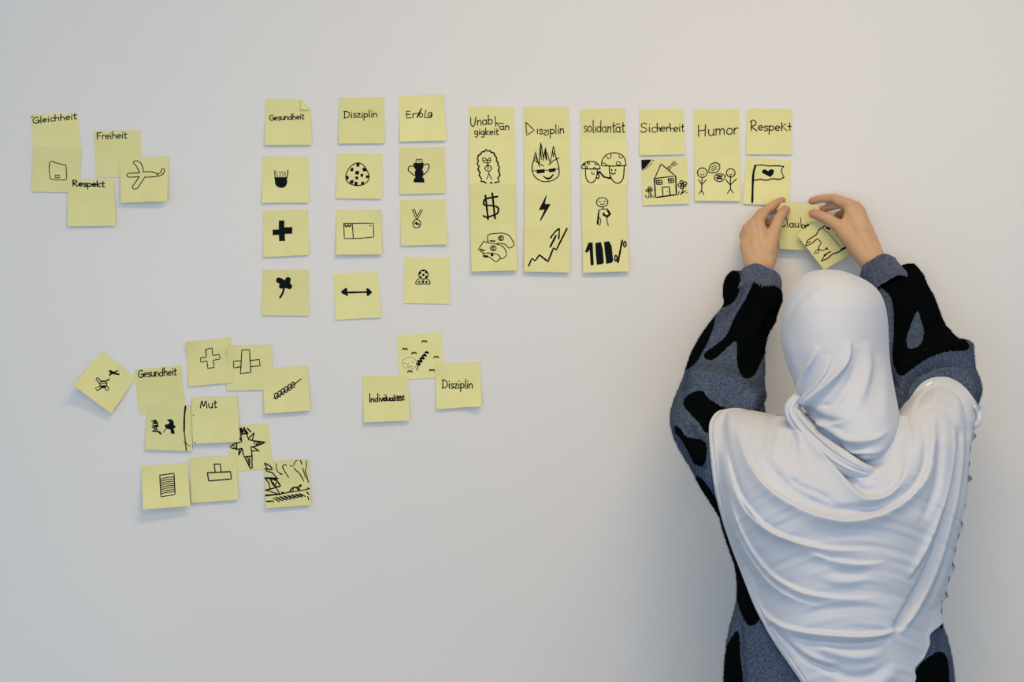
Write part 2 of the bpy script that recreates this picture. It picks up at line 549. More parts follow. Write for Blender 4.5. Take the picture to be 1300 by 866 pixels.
note([(333.3, 342.8), (392.1, 342.2), (392.1, 401), (332.6, 400.4)], cD,
     [dot(184, 546, 20), dot(247, 543, 20), dot(256, 588, 20), dot(200, 588, 16), poly((180, 560), (200, 530), (225, 545), (240, 530), (262, 556), (262, 600), (205, 603)),
      ('c', 2.6, [(218, 600), (212, 630), (192, 665)])],
     'note with a solid black four-leaf clover and stalk, bottom of the first loose column', .5, 1.6)
note([(429.8, 123.9), (488, 123.3), (488, 182.1), (429.8, 182.4)], cC, word('Disziplin', 116, 215, 344, 208, 27, 1.3),
     'note reading Disziplin standing alone at the top of the second loose column', .5, 2.2, part='lettering')
note([(427.9, 194.1), (485.6, 195), (484.8, 252.6), (426.6, 251.9)], cC,
     [('c', 1.3, [(215, 523), (245, 535), (272, 570), (290, 615), (280, 650), (250, 673), (205, 680), (160, 668), (133, 640), (132, 605), (150, 565), (180, 535), (215, 523)]),
      poly((202, 524), (224, 522), (224, 550), (203, 550)), poly((165, 560), (184, 556), (180, 582), (160, 582)), poly((242, 560), (262, 556), (272, 580), (250, 584)),
      poly((195, 580), (222, 578), (220, 604), (195, 604)), poly((232, 598), (250, 600), (248, 622), (230, 618)), poly((195, 618), (215, 616), (215, 638), (196, 636)),
      poly((133, 615), (150, 612), (150, 635), (135, 640)), poly((270, 610), (289, 608), (286, 628), (266, 630)), poly((160, 645), (185, 640), (178, 668), (156, 662)),
      poly((190, 652), (212, 655), (210, 680), (188, 678)), poly((236, 655), (256, 652), (254, 672), (234, 675))],
     'note with an egg-shaped ball outline filled with black squares', .5, 2.0)
note([(426.8, 266.1), (483.6, 267), (484.9, 323), (426.8, 323.4)], cD,
     [('s', 1.2, [(630, 155), (833, 153), (837, 248), (740, 258), (634, 260), (630, 155)]), ('s', 1.2, [(688, 157), (696, 258)]),
      ('c', 1.6, [(640, 162), (642, 175), (655, 176), (660, 165), (668, 176), (678, 170), (676, 162)]), dot(812, 171, 5)],
     'note with a wide rectangle like a banknote, bottom edge curled away from wall', .6, 7.5, (0, 5, 0, 0), side=-.2)
note([(422.9, 348), (479.9, 345), (483.6, 403.2), (425.9, 406)], cD,
     [('s', 2.4, [(640, 630), (800, 627)]), poly((612, 622), (640, 600), (652, 598), (655, 620), (660, 655), (645, 650), (615, 634)),
      poly((785, 600), (800, 602), (826, 628), (802, 652), (788, 655))],
     'note with a solid black dumbbell, bottom of the second loose column', .5, 1.5)
note([(506.5, 121.5), (563.7, 120.2), (566.1, 178.4), (507.9, 179.8)], cC,
     [('s', 1.3, [(570, 168), (547, 170), (548, 216), (580, 214)]), ('s', 1.3, [(548, 192), (572, 190)]),
      ('c', 1.3, [(590, 186), (592, 214)]), ('c', 1.2, [(590, 196), (600, 186), (610, 186)]),
      ('s', 1.7, [(650, 152), (618, 212)]), ('s', 1.1, [(608, 185), (640, 183)]), ell(646, 196, 12, 14, 1.3),
      ('s', 1.4, [(682, 162), (668, 212), (690, 210)]), ('c', 1.4, [(718, 178), (700, 180), (698, 198), (714, 200), (720, 180), (720, 205), (705, 214), (690, 210)])],
     'note reading Erfolg, top of the third loose column', .5, 3.0, (0, 3, 0, 0), 'lettering')
note([(506.8, 187.2), (564.3, 186.7), (565.6, 245.3), (507.9, 246.7)], cC,
     [poly((594, 525), (665, 523), (663, 555), (655, 570), (665, 590), (658, 625), (668, 632), (670, 660), (595, 658), (597, 632), (608, 625), (603, 590), (610, 570), (596, 555)),
      ('s', 1.2, [(612, 523), (614, 500), (653, 498), (655, 522)]), ('s', .9, [(625, 505), (638, 516), (640, 503)]),
      ('c', 1.3, [(594, 545), (565, 550), (560, 575), (580, 595), (603, 612)]), ('c', 1.3, [(666, 540), (690, 530), (703, 545), (690, 580), (664, 606)])],
     'note with a solid black trophy cup with two looped handles', .5, 1.8)
note([(507.6, 253.9), (565.4, 252.6), (567.6, 310.2), (509, 312.1)], cE,
     [('s', 1.1, [(182, 142), (196, 140), (212, 186), (207, 207), (182, 142)]), ('s', 1.1, [(212, 188), (238, 143), (252, 143), (216, 205), (207, 207)]),
      ell(211, 238, 26, 29, 1.3), ('c', 1.8, [(200, 235), (210, 230), (208, 245), (218, 236), (226, 246)])],
     'note with a medal on a V-shaped ribbon, in the third loose column', .5, 2.0, (0, 0, 4, 0))
note([(513.7, 326.5), (571.3, 327.8), (571, 386), (512.2, 385.1)], cE,
     [ell(257, 588, 32, 32, 1.3), dot(257, 590, 9), poly((232, 570), (245, 566), (240, 584), (227, 588)), poly((268, 562), (282, 570), (282, 582), (268, 578)),
      poly((230, 600), (244, 598), (246, 614), (234, 612)), poly((270, 598), (284, 594), (280, 612), (268, 614)), poly((248, 556), (264, 556), (262, 566), (250, 566)),
      ('c', 1.3, [(228, 615), (210, 632), (207, 652), (255, 653), (300, 652), (300, 635), (284, 616)]),
      poly((222, 634), (236, 630), (236, 642), (224, 646)), poly((246, 628), (262, 628), (262, 646), (248, 646)), poly((272, 630), (286, 634), (284, 648), (270, 644))],
     'note with a small patterned ball on a rounded base, bottom of the third loose column', .5, 1.2)

# --- three long joined columns
note([(595, 135), (653.1, 135.4), (653.5, 193), (595.3, 193)], cF,
     word('Unab', 52, 268, 262, 245, 50, 1.3) +
     [('s', 1.3, [(290, 172), (297, 268)]), ('c', 1.3, [(296, 248), (312, 232), (325, 268)]), ('s', 1.2, [(330, 236), (374, 240)])] +
     word('an', 335, 297, 425, 300, 38, 1.3) + word('gigkeit', 90, 345, 318, 345, 36, 1.3),
     'note reading Unabhängigkeit over two lines, top of the leftmost joined column', .4, .9, part='lettering')
note([(595, 180.5), (652.8, 180.2), (654.4, 238), (595.8, 238.5)], cP2,
     [('s', 2.0, [(180, 415), (160, 405), (135, 402), (143, 380), (122, 350), (130, 330), (112, 300), (122, 275), (105, 255), (115, 230), (108, 205), (118, 180), (135, 172), (148, 150), (165, 152), (180, 133), (195, 148), (212, 140), (225, 158), (245, 158), (255, 185), (270, 200), (268, 225), (282, 245), (280, 265), (295, 280), (285, 305), (298, 350), (280, 375), (292, 405), (255, 412)]),
      ('s', 1.8, [(215, 414), (232, 412)]),
      ('c', 1.1, [(152, 205), (155, 232), (175, 245), (205, 244), (218, 230), (218, 205), (205, 205), (190, 222), (170, 205), (152, 205)]),
      ('s', 1.0, [(155, 225), (218, 222)]), ('s', 1.3, [(192, 222), (198, 300)]), ('c', 1.3, [(195, 262), (172, 285), (172, 300), (200, 318), (225, 298), (222, 280), (198, 262)]),
      ('s', 1.1, [(203, 318), (204, 335), (186, 382)]), ('s', 1.1, [(204, 335), (228, 384)])],
     'note with a stick figure inside a thick zigzag outline, under the Unabhängigkeit note', 1.7, .9)
note([(596, 232.5), (654, 233.5), (655.5, 291), (597, 291)], cG,
     [('c', 2.4, [(288, 136), (230, 145), (180, 160), (165, 190), (180, 212), (240, 215), (285, 228), (297, 250), (285, 285), (240, 305), (190, 318), (165, 305)]),
      ('s', 2.4, [(182, 125), (205, 335)]), ('s', 2.4, [(242, 105), (266, 328)])],
     'note with a bold dollar sign', 3.0, .9)
note([(597.3, 286), (654.5, 285), (656.4, 343.3), (598.7, 344.7)], cT2,
     [('c', 1.2, [(275, 262), (275, 172), (370, 152), (450, 150), (520, 175), (565, 240), (580, 290), (525, 325), (480, 285), (430, 270), (380, 272)]),
      ('c', 1.2, [(225, 245), (290, 265), (380, 280), (440, 300), (480, 350), (490, 410), (435, 452), (400, 410), (340, 388), (220, 385)]),
      ('s', 1.2, [(225, 245), (160, 340), (220, 385)]), ('s', 1.2, [(218, 385), (218, 430), (290, 432), (372, 490), (425, 442)]),
      ell(427, 208, 32, 28, 1.2), ell(335, 328, 34, 30, 1.2), dot(323, 406, 18), ('c', 1.6, [(435, 195), (415, 200), (418, 218), (436, 218)]), ('c', 1.6, [(345, 312), (325, 320), (328, 338), (346, 340)]),
      ('s', 1.8, [(300, 240), (355, 243)]), ('s', 1.9, [(185, 338), (230, 355)]), poly((225, 405), (278, 412), (276, 432), (224, 430))],
     'note with three overlapping curved banknotes, bottom of the leftmost joined column', 4.2, 3.0)
note([(664, 135), (722, 135.4), (723.3, 193), (665, 193)], cF,
     [('s', 1.3, [(585, 228), (592, 352), (666, 305), (585, 228)])] + word('jsz', 686, 335, 788, 348, 46, 1.3) + word('jplin', 790, 340, 948, 330, 46, 1.3),
     'note reading Disziplin with a triangular D, above the spiky-haired face', .4, .9, part='lettering')
note([(665, 178.5), (723, 178), (724, 236.5), (665.8, 237)], cP2,
     [('c', 1.4, [(583, 225), (572, 265), (572, 320), (600, 370), (650, 400), (700, 404), (760, 385), (795, 350), (798, 300), (785, 240), (765, 175)]),
      ('s', 1.2, [(583, 225), (598, 150), (632, 280)]), ('s', 1.4, [(630, 250), (638, 130), (644, 72), (668, 225)]), ('s', 1.2, [(664, 220), (684, 112), (695, 220)]), ('s', 1.2, [(700, 160), (722, 250), (750, 100), (768, 180)]),
      ('s', 1.0, [(640, 150), (650, 220), (640, 100)]), ('s', 1.0, [(590, 230), (604, 180), (612, 240)]), ('s', 1.6, [(680, 150), (690, 222), (684, 200)]), ('s', 1.0, [(745, 140), (748, 200), (760, 150)]),
      ('s', 1.2, [(600, 235), (668, 272)]), ('s', 1.2, [(712, 262), (752, 225), (798, 204)]),
      ('s', 1.1, [(572, 312), (608, 314)]), ('s', 1.1, [(678, 308), (710, 308)]), ('s', 1.1, [(768, 298), (795, 300)]),
      poly((606, 304), (676, 298), (678, 328), (610, 336)), poly((708, 298), (766, 288), (770, 318), (714, 326)),
      ('c', 1.3, [(664, 358), (690, 372), (720, 370), (748, 344)]), ('c', 1.6, [(672, 362), (700, 382), (728, 372), (748, 346)])],
     'note with a grinning spiky-haired face in dark glasses', 1.7, .9)
note([(666, 234), (724, 233.8), (724, 292), (666, 292)], cG,
     [poly((716, 125), (720, 130), (706, 200), (756, 202), (670, 350), (660, 346), (702, 250), (653, 256), (655, 245))],
     'note with a solid black lightning bolt', 3.0, .9)
note([(665.3, 287.5), (723.5, 287.5), (723.5, 345.9), (665.5, 344.7)], cT2,
     [('s', 2.2, [(755, 535), (790, 447), (832, 475), (880, 405), (982, 485), (1045, 325), (1080, 345), (1205, 95)]),
      ('s', 2.4, [(1008, 310), (1075, 180)]), ('c', 2.0, [(1012, 205), (1060, 140), (1105, 100), (1115, 110), (1108, 215)])],
     'note with a rising zigzag graph arrow, bottom of the middle joined column', 4.2, 3.0)
note([(736.1, 138.6), (793.8, 137), (794.5, 195), (737.3, 196)], cH,
     word('soljdar', 85, 298, 350, 298, 60, 1.2, 1.25) + word('jt\u00e4t', 345, 298, 492, 298, 60, 1.3, 1.1),
     'note reading solidarität, top of the rightmost joined column', .4, .9, part='lettering')
note([(737, 177.5), (795.6, 176.5), (796.5, 235), (738, 236)], cQ2,
     [('c', 1.3, [(95, 620), (110, 570), (160, 530), (230, 520), (300, 530), (350, 570), (370, 625)]), ('s', 1.5, [(95, 620), (240, 632), (368, 628)]),
      ('c', 1.3, [(385, 580), (400, 500), (450, 430), (520, 400), (600, 395), (680, 420), (730, 480), (748, 580)]), ('s', 1.5, [(385, 580), (560, 588), (748, 580)]),
      ('c', 1.1, [(462, 440), (475, 475), (505, 475), (528, 450), (525, 405)]), ('c', 1.1, [(645, 420), (650, 460), (680, 472), (700, 450)]), ell(636, 548, 30, 26, 1.2), ('c', 1.1, [(400, 545), (440, 545), (465, 580)]),
      ell(195, 548, 20, 18, 1.1), ell(310, 556, 20, 15, 1.1), ell(135, 562, 14, 16, 1.5), ell(168, 608, 14, 14, 1.0), ell(285, 616, 14, 10, 1.0),
      ('c', 1.4, [(155, 630), (155, 720), (180, 800), (235, 832), (290, 800), (320, 720), (325, 640)]),
      ('c', 1.5, [(505, 590), (510, 700), (545, 790), (610, 838), (670, 820), (710, 750), (722, 590)]),
      ('s', 1.2, [(245, 672), (248, 705), (285, 705)]), dot(282, 672, 5), dot(538, 646, 14), dot(593, 646, 14), ('c', 1.6, [(530, 682), (552, 704), (580, 698), (588, 682)]),
      ('c', 2.2, [(335, 680), (375, 690), (420, 740), (480, 760), (525, 765)]), poly((318, 670), (375, 655), (378, 690), (345, 700), (315, 690)), ('c', 1.6, [(330, 700), (355, 730), (340, 768), (312, 755)])],
     'note with two smiling spotted mushrooms holding each other', 1.7, .9)
note([(738, 234), (795.2, 233.5), (796, 291), (738.8, 292)], cI,
     [ell(239, 186, 50, 41, 1.3), ('c', 1.0, [(205, 182), (215, 178), (228, 182)]), ('c', 1.0, [(248, 180), (258, 176), (270, 180)]), ('c', 1.2, [(222, 200), (240, 206), (258, 198)]),
      ('s', 1.3, [(247, 226), (247, 244)]), ('s', 1.2, [(215, 250), (285, 244)]),
      poly((205, 252), (216, 252), (212, 310), (208, 380), (196, 388), (190, 372), (198, 300)), ('c', 1.2, [(216, 320), (226, 350), (216, 392)]), ('c', 1.2, [(280, 320), (282, 350), (292, 390)]),
      poly((280, 245), (298, 255), (318, 290), (285, 325), (240, 298), (242, 285), (258, 270), (262, 290), (280, 300), (296, 288), (278, 262))],
     'note with a smiling round-headed figure, one hand on its chest', 3.0, .9)
note([(739, 289), (796.3, 288), (798.6, 344.3), (740.5, 346.5)], cI,
     [poly((88, 620), (118, 540), (155, 540), (165, 738), (138, 742), (128, 605), (105, 632)),
      poly((178, 545), (228, 535), (245, 600), (254, 715), (240, 730), (192, 736), (182, 640)), poly((255, 535), (300, 528), (322, 570), (336, 700), (325, 718), (275, 728), (262, 620)),
      ('s', 2.4, [(415, 522), (378, 715)]), ell(438, 555, 11, 24, 1.8), ell(360, 678, 10, 26, 1.8)],
     'note reading 100% in fat black marker digits, bottom of the rightmost joined column', 4.2, 3.2, part='lettering')

# --- right group
note([(811.3, 138.6), (868.2, 137.9), (869.7, 196), (812.3, 197.3)], cH,
     word('Sic', 652, 298, 806, 296, 52, 1.3) + [('c', 1.3, [(820, 205), (824, 292)]), ('c', 1.3, [(824, 262), (844, 252), (852, 290)])] + word('er', 850, 292, 945, 288, 46, 1.3) +
     [('s', 1.3, [(948, 210), (958, 290)]), ('s', 1.3, [(948, 265), (985, 258), (992, 290)])] + word('eit', 985, 290, 1088, 288, 46, 1.3),
     'note reading Sicherheit, above the house drawing', .5, 2.0, part='lettering')
note([(813.8, 201.8), (872, 199.9), (874.8, 258.6), (816.2, 260.7)], cS2,
     [poly((104, 150), (255, 143), (235, 180), (200, 225), (160, 270), (108, 297)),
      ('s', 1.0, [(262, 158), (290, 165)]), ('s', 1.0, [(240, 198), (265, 212)]), ('s', 1.0, [(218, 222), (235, 240)]), ('s', 1.0, [(195, 245), (205, 268)]), ('s', 1.0, [(165, 268), (175, 288)]), ('s', 1.0, [(130, 288), (138, 305)]),
      ('s', 1.4, [(300, 425), (395, 210), (608, 385), (300, 425)]), ('s', 1.8, [(296, 430), (315, 700), (425, 688), (530, 672), (620, 660), (610, 390)]),
      ('s', 1.5, [(425, 685), (412, 550), (515, 545), (530, 672)]), dot(488, 617, 8),
      ('s', 1.7, [(322, 455), (405, 448), (412, 508), (335, 512), (322, 455)]), ('s', 1.2, [(362, 452), (368, 510)]), ('s', 1.2, [(330, 484), (408, 478)]),
      ('s', 1.7, [(500, 430), (578, 424), (582, 480), (510, 486), (500, 430)]), ('s', 1.2, [(540, 426), (545, 484)]), ('s', 1.2, [(505, 458), (580, 452)]),
      ('s', 1.5, [(490, 272), (518, 240), (545, 255), (518, 295)]), ('s', 1.2, [(540, 228), (585, 170)]), ('s', 1.2, [(560, 240), (610, 182)]), ('s', 1.0, [(585, 240), (640, 202)]),
      ell(225, 562, 20, 16, 1.3), ell(190, 600, 18, 16, 1.3), ell(252, 590, 18, 18, 1.3), ell(228, 622, 18, 16, 1.3), ell(222, 592, 10, 12, 1.3), ('s', 1.3, [(235, 640), (236, 700)]),
      ('s', 1.2, [(165, 672), (190, 715)]), ('s', 1.2, [(212, 660), (212, 710)]), ('s', 1.2, [(255, 655), (265, 705)]), ('s', 1.0, [(285, 680), (290, 705)]),
      ell(695, 475, 22, 20, 1.4), ell(745, 495, 24, 24, 1.4), ell(668, 520, 24, 22, 1.4), ell(715, 520, 16, 16, 1.4), ell(700, 556, 24, 18, 1.4), ell(742, 530, 20, 18, 1.2),
      ('s', 1.3, [(718, 575), (712, 620)]), ('s', 1.3, [(640, 665), (665, 615)]), ('s', 1.3, [(675, 660), (760, 602)]), ('s', 1.3, [(690, 640), (720, 605)]), ('s', 1.0, [(765, 640), (775, 625)])],
     'note with a house, black quarter sun and two flowers', .5, 1.8)
note([(880, 139.4), (938.2, 137.6), (939.5, 195.9), (881.6, 197.1)], cJ, word('Humor', 97, 268, 410, 247, 50, 1.4),
     'note reading Humor, above the two talking stick figures', .4, .9, part='lettering')
note([(881.6, 196.6), (939.8, 195.6), (940.3, 255.3), (882.1, 254.8)], cJ,
     [ell(134, 552, 38, 37, 1.4), ell(357, 554, 34, 33, 1.4), dot(122, 545, 4), dot(144, 543, 4), ('c', 1.0, [(120, 562), (134, 572), (150, 560)]), dot(346, 548, 4), dot(368, 546, 4), ('c', 1.0, [(345, 565), (358, 570), (370, 562)]),
      ('s', 1.4, [(132, 590), (128, 700)]), ('s', 1.2, [(104, 605), (130, 648), (166, 606)]), ('s', 1.2, [(128, 692), (108, 718)]), ('s', 1.2, [(128, 692), (147, 725)]),
      ('s', 1.5, [(355, 580), (355, 685)]), ('s', 1.3, [(317, 606), (354, 650), (402, 600)]), ('s', 1.2, [(355, 680), (330, 715)]), ('s', 1.2, [(355, 680), (377, 712)]),
      ('c', 1.3, [(184, 548), (188, 515), (205, 485), (240, 474), (268, 490), (268, 525), (240, 550), (205, 552), (184, 548)]),
      ('s', 1.0, [(205, 510), (240, 488)]), ('s', 1.0, [(200, 528), (255, 500)]), ('s', 1.0, [(210, 540), (250, 520)]),
      ('c', 1.3, [(316, 577), (290, 564), (255, 562), (232, 578), (232, 605), (260, 622), (295, 615), (316, 577)]), ('s', 2.0, [(250, 575), (290, 580)]), ('s', 2.0, [(245, 592), (288, 600)]), ('s', 1.8, [(255, 606), (265, 575), (282, 604)])],
     'note with two stick figures talking in speech bubbles', 1.9, 2.4)
note([(947.9, 137.8), (1005.8, 138.4), (1005.4, 196.3), (947.3, 195.9)], cJ, word('Respe', 510, 220, 740, 222, 38, 1.4, 1.5) +
     [('s', 1.4, [(758, 160), (758, 222)]), ('s', 1.3, [(790, 168), (762, 192), (800, 222)]), ('s', 1.4, [(820, 162), (822, 222)]), ('s', 1.3, [(803, 188), (834, 188)])],
     'note reading Respekt in neat letters, rightmost of the top row above the flag', .5, 2.0, (0, 2, 0, 0), 'lettering')
note([(947.3, 199.8), (1004.5, 203.5), (1001.7, 261), (943, 258.8)], cJ,
     [('c', 2.8, [(550, 497), (535, 560), (530, 650), (526, 785)]), ('c', 1.5, [(548, 497), (600, 492), (660, 500), (720, 498), (774, 503)]), ('c', 1.3, [(774, 503), (755, 535), (775, 590)]),
      ('c', 1.6, [(775, 590), (735, 605), (690, 600), (630, 612), (590, 604), (540, 614)]),
      poly((650, 540), (668, 526), (690, 526), (698, 545), (690, 565), (668, 587), (640, 572), (610, 558), (600, 545), (608, 530), (630, 526))],
     'note with a flag bearing a black heart, its corner touched by the left hand', .5, 2.2)

# --- lower left cluster
note([(129.2, 445.3), (172.5, 479.5), (141.2, 525.3), (93.7, 489.3)], cK,
     [poly((255, 275), (275, 270), (295, 282), (320, 270), (328, 276), (305, 288), (335, 295), (332, 306), (300, 300), (282, 298), (266, 315), (262, 300), (272, 290)),
      ('s', 1.3, [(182, 322), (172, 332), (195, 362), (205, 350), (240, 348), (262, 335)]), ('s', 1.3, [(182, 322), (208, 345), (240, 345), (262, 332)]),
      ('s', 1.2, [(195, 365), (250, 358)]), ('s', 1.2, [(200, 378), (248, 378)]), ('s', 1.3, [(240, 350), (250, 385), (262, 395), (255, 410), (238, 405), (232, 385)]),
      ('s', 1.3, [(200, 365), (200, 380), (168, 395), (180, 412), (212, 392), (235, 390)]), ('s', 1.8, [(200, 382), (238, 386)])],
     'diamond-tilted note with a sketched bird and broken shape, lifted off wall at far left', 1.0, 17, (0, 0, 0, 8), power=1.4, side=-.7)
note([(170.7, 469), (229.9, 463.8), (236, 521.6), (176.5, 526.2)], cK, word('Gesundheit', 462, 322, 722, 303, 30, 1.4),
     'note reading Gesundheit overlapped by the blackbird note, in the lower left cluster', .4, .5, part='lettering')
note([(186.5, 513.3), (246, 515), (243.7, 573), (184.2, 571.1)], cK,
     {'drawing': [poly((658, 612), (685, 606), (705, 620), (708, 650), (720, 655), (716, 668), (706, 670), (714, 708), (688, 708), (684, 680), (655, 672), (644, 655), (648, 645), (672, 640), (678, 628)),
                  ('s', 1.0, [(655, 672), (634, 698)]), ('c', 1.4, [(585, 660), (595, 690), (620, 712), (608, 690)]), ('s', 1.0, [(600, 695), (615, 705)]),
                  ('c', 2.2, [(788, 512), (780, 590), (778, 690)]), ('s', 1.5, [(778, 690), (794, 828)]), ('s', .8, [(775, 760), (820, 795)])],
      'lettering': [('s', 1.7, [(600, 692), (556, 690), (590, 676), (555, 664), (600, 655)]), ('c', 1.6, [(560, 650), (590, 650), (596, 638), (562, 634), (595, 630)]), ('c', 1.5, [(555, 622), (575, 615), (590, 620), (570, 625)])]},
     'note with sideways Mut, a black bird shape and a vertical stroke', 1.2, 2.2)
note([(235.7, 434.4), (293, 427.8), (296, 485.6), (239.4, 490.8)], cL,
     [('s', 1.3, [(196, 128), (240, 119), (243, 170), (288, 163), (295, 193), (248, 203), (254, 252), (210, 259), (204, 207), (162, 217), (159, 187), (200, 180), (196, 128)])],
     'note with an outlined plus cross and curled upper left corner', .4, 2.0, (8, 0, 0, 0))
note([(288.2, 439.4), (345.5, 437.6), (346.6, 494.8), (287.8, 496.1)], cL,
     [('s', 1.3, [(444, 131), (496, 131), (506, 285), (434, 296), (444, 131)]), ('s', 1.3, [(442, 206), (387, 208), (388, 256), (440, 246)]), ('s', 1.3, [(500, 205), (562, 197), (570, 240), (504, 247)])],
     'note with a tall outlined cross of crossed bars, between plus and spiral notes', 1.4, 1.4, (6, 0, 0, 0))
note([(332.7, 468.4), (389.9, 464), (394.1, 521.3), (335.9, 525.3)], cL,
     [('s', 1.4, [(665, 465), (780, 385), (850, 332)])] + [ell(680 + i * 23, 448 - i * 15, 12, 20, 1.4) for i in range(6)],
     'note with a slanted coiled stroke like an ear of grain', 2.6, 3.0)
note([(290, 541), (340.4, 537), (347.7, 594.5), (292, 599.7)], cU2,
     [('s', 1.6, [(290, 165), (298, 250), (305, 355), (262, 370), (225, 375), (120, 438), (240, 468), (300, 455), (315, 455), (345, 580), (375, 575)]),
      ('s', 1.7, [(385, 250), (412, 325), (490, 345), (660, 365), (520, 420), (490, 430), (440, 430), (455, 490), (460, 570), (462, 735)]), ('s', 1.9, [(462, 738), (440, 750), (355, 580)]),
      ('s', 1.5, [(370, 572), (465, 565)]), ('s', 1.4, [(395, 575), (430, 700), (425, 575)]), ('s', 1.6, [(420, 300), (495, 220), (465, 330)]), ('s', 1.5, [(490, 345), (510, 420), (550, 365), (600, 385)]), ('s', 1.1, [(520, 370), (540, 400), (580, 370)]),
      ('s', 1.6, [(460, 435), (505, 450), (575, 500), (530, 485), (460, 495)]), ('s', 1.8, [(275, 465), (265, 560), (310, 465)]), ('s', 1.7, [(235, 385), (240, 465)]), ('s', 1.1, [(180, 410), (225, 450)]),
      ('s', 2.4, [(292, 160), (300, 240), (312, 160), (318, 235), (335, 160), (350, 200), (345, 150)]), ('s', 1.6, [(350, 160), (370, 210), (395, 240)]), ('s', 1.4, [(345, 165), (410, 235), (330, 205)]), ('s', 1.8, [(390, 160), (445, 212)]), ('s', 1.8, [(310, 245), (385, 235)]), ('s', 1.8, [(275, 300), (310, 335)])],
     'note with a spiky star shape around a cross, partly behind the Mut note', .4, .5)
note([(242.9, 505.4), (300.8, 503.2), (304.1, 560.8), (245, 563.8)], cL,
     {'lettering': word('Mut', 157, 530, 268, 530, 31, 1.4), 'drawing': [dot(112, 580, 4), dot(122, 768, 4), ('s', .8, [(120, 775), (123, 764)])]},
     'note reading Mut over empty paper, left of the spiky star note', 4.0, 2.5, side=.4)
note([(179.4, 592.5), (237.5, 587.3), (241.7, 642.3), (181.4, 646.9)], cM,
     [('s', 1.4, [(158, 498), (245, 486), (252, 615), (165, 630), (158, 498)])] + [('c', 1.2, [(162, 522 + i * 13), (200, 512 + i * 13), (248, 508 + i * 13)]) for i in range(8)],
     'note with a striped upright rectangle, bottom hanging out and casting a wide shadow', 1.2, 18, (0, 0, 0, 0), power=1.5, side=-.4)
note([(240.6, 581.7), (300.5, 577.9), (302.4, 634.6), (243.1, 638.8)], cM,
     [('s', 1.4, [(490, 430), (527, 429), (533, 476)]), ('s', 1.3, [(490, 430), (497, 480)]), ('s', 1.7, [(449, 483), (590, 476), (596, 520), (457, 533), (449, 483)])],
     'note with an outlined short block on a wide bar, right of the striped rectangle note', 1.8, 2.2)
note([(335.2, 585.6), (391.3, 583.1), (395, 641.3), (336.9, 645.5)], cR2,
     [('c', 1.8, [(65, 155), (110, 170), (160, 205), (175, 245), (120, 240), (65, 235)]), ('s', 1.6, [(70, 160), (110, 240), (90, 265), (180, 290), (255, 375), (70, 368)]), ('s', 2.4, [(65, 370), (200, 375), (258, 378)]),
      ('s', 1.6, [(75, 375), (130, 440), (150, 530)]), ('c', 2.0, [(150, 380), (230, 400), (280, 450), (292, 490), (230, 495), (190, 460), (160, 400)]), ('s', 1.6, [(180, 430), (230, 500), (290, 600)]), ('s', 1.8, [(200, 440), (215, 490), (240, 440)]),
      ('s', 1.8, [(75, 548), (160, 530), (240, 505)]), ('s', 1.4, [(80, 545), (260, 600)]), ('s', 2.4, [(75, 627), (180, 615), (300, 605)]), ('s', 1.4, [(300, 605), (420, 578), (620, 550), (735, 525)]), ('s', 1.6, [(700, 512), (735, 525), (700, 530)]), ('c', 1.6, [(320, 600), (325, 575), (345, 590)]),
      ('c', 1.1, [(240, 160), (240, 220), (265, 280), (330, 315)]), ('s', 1.2, [(290, 312), (330, 315)]), ('c', 1.3, [(390, 185), (365, 172), (330, 200), (345, 240), (380, 300), (420, 362)]),
      ('c', 1.3, [(500, 175), (515, 130), (550, 105)]), ('s', 1.2, [(440, 190), (490, 195)]), ('s', 1.4, [(590, 105), (615, 165)]), ('c', 1.4, [(500, 225), (540, 270), (580, 300), (640, 410)]), ('s', 1.1, [(680, 120), (680, 220), (660, 260)]), ('s', 1.2, [(625, 220), (650, 300), (670, 370)]), ('s', 1.4, [(665, 265), (710, 430)]),
      ('c', 2.0, [(435, 572), (470, 520), (520, 505), (560, 510), (580, 550)]), ('s', 1.3, [(480, 565), (490, 520)]), ('s', 1.6, [(560, 505), (590, 485)]), dot(592, 482, 20), ('s', 1.3, [(565, 550), (540, 520)])] +
     [('s', 1.5, [(195 + i * 56, 662 - i * 9), (285 + i * 54, 715 - i * 11)]) for i in range(8)] + [('s', 1.3, [(230 + i * 56, 650 - i * 8), (300 + i * 54, 695 - i * 10)]) for i in range(7)] +
     [('s', 2.2, [(100, 712), (165, 710)]), ('s', 1.4, [(185, 700), (205, 712), (190, 722)]), ('s', 1.8, [(685, 572), (715, 605)]), ('s', 1.4, [(700, 640), (715, 690)])],
     'note densely sketched with a crouching figure, trees and grass, lowest right of the cluster', 1.8, 3.0)

# --- middle lower group
note([(503.7, 425.8), (560.7, 422.1), (563.9, 479.5), (506.6, 481.9)], cN,
     [('c', 1.4, [(x - 20, y + 6), (x - 10, y - 6), (x, y + 4), (x + 10, y - 6), (x + 20, y + 6)]) for x, y in ((550, 145), (396, 205), (468, 237), (642, 268), (436, 382), (608, 372))] +
     [('s', 1.2, [(490, 372), (500, 335)])] + [('s', 2.6, [(490 + i * 17, 320 - i * 22), (510 + i * 17, 330 - i * 24)]) for i in range(5)] + [('s', 2.0, [(498 + i * 17, 298 - i * 18), (515 + i * 16, 325 - i * 22)]) for i in range(5)],
     'note with small birds around a black feather, above the Individualität note', .4, .8,
     faint=[ell(433, 318, 58, 48, .7), ('s', .7, [(388, 315), (410, 322), (418, 330), (425, 315)]), ('s', .7, [(445, 302), (462, 314), (470, 305)]), ('c', .8, [(412, 350), (422, 338), (432, 352), (442, 338), (455, 350)])])
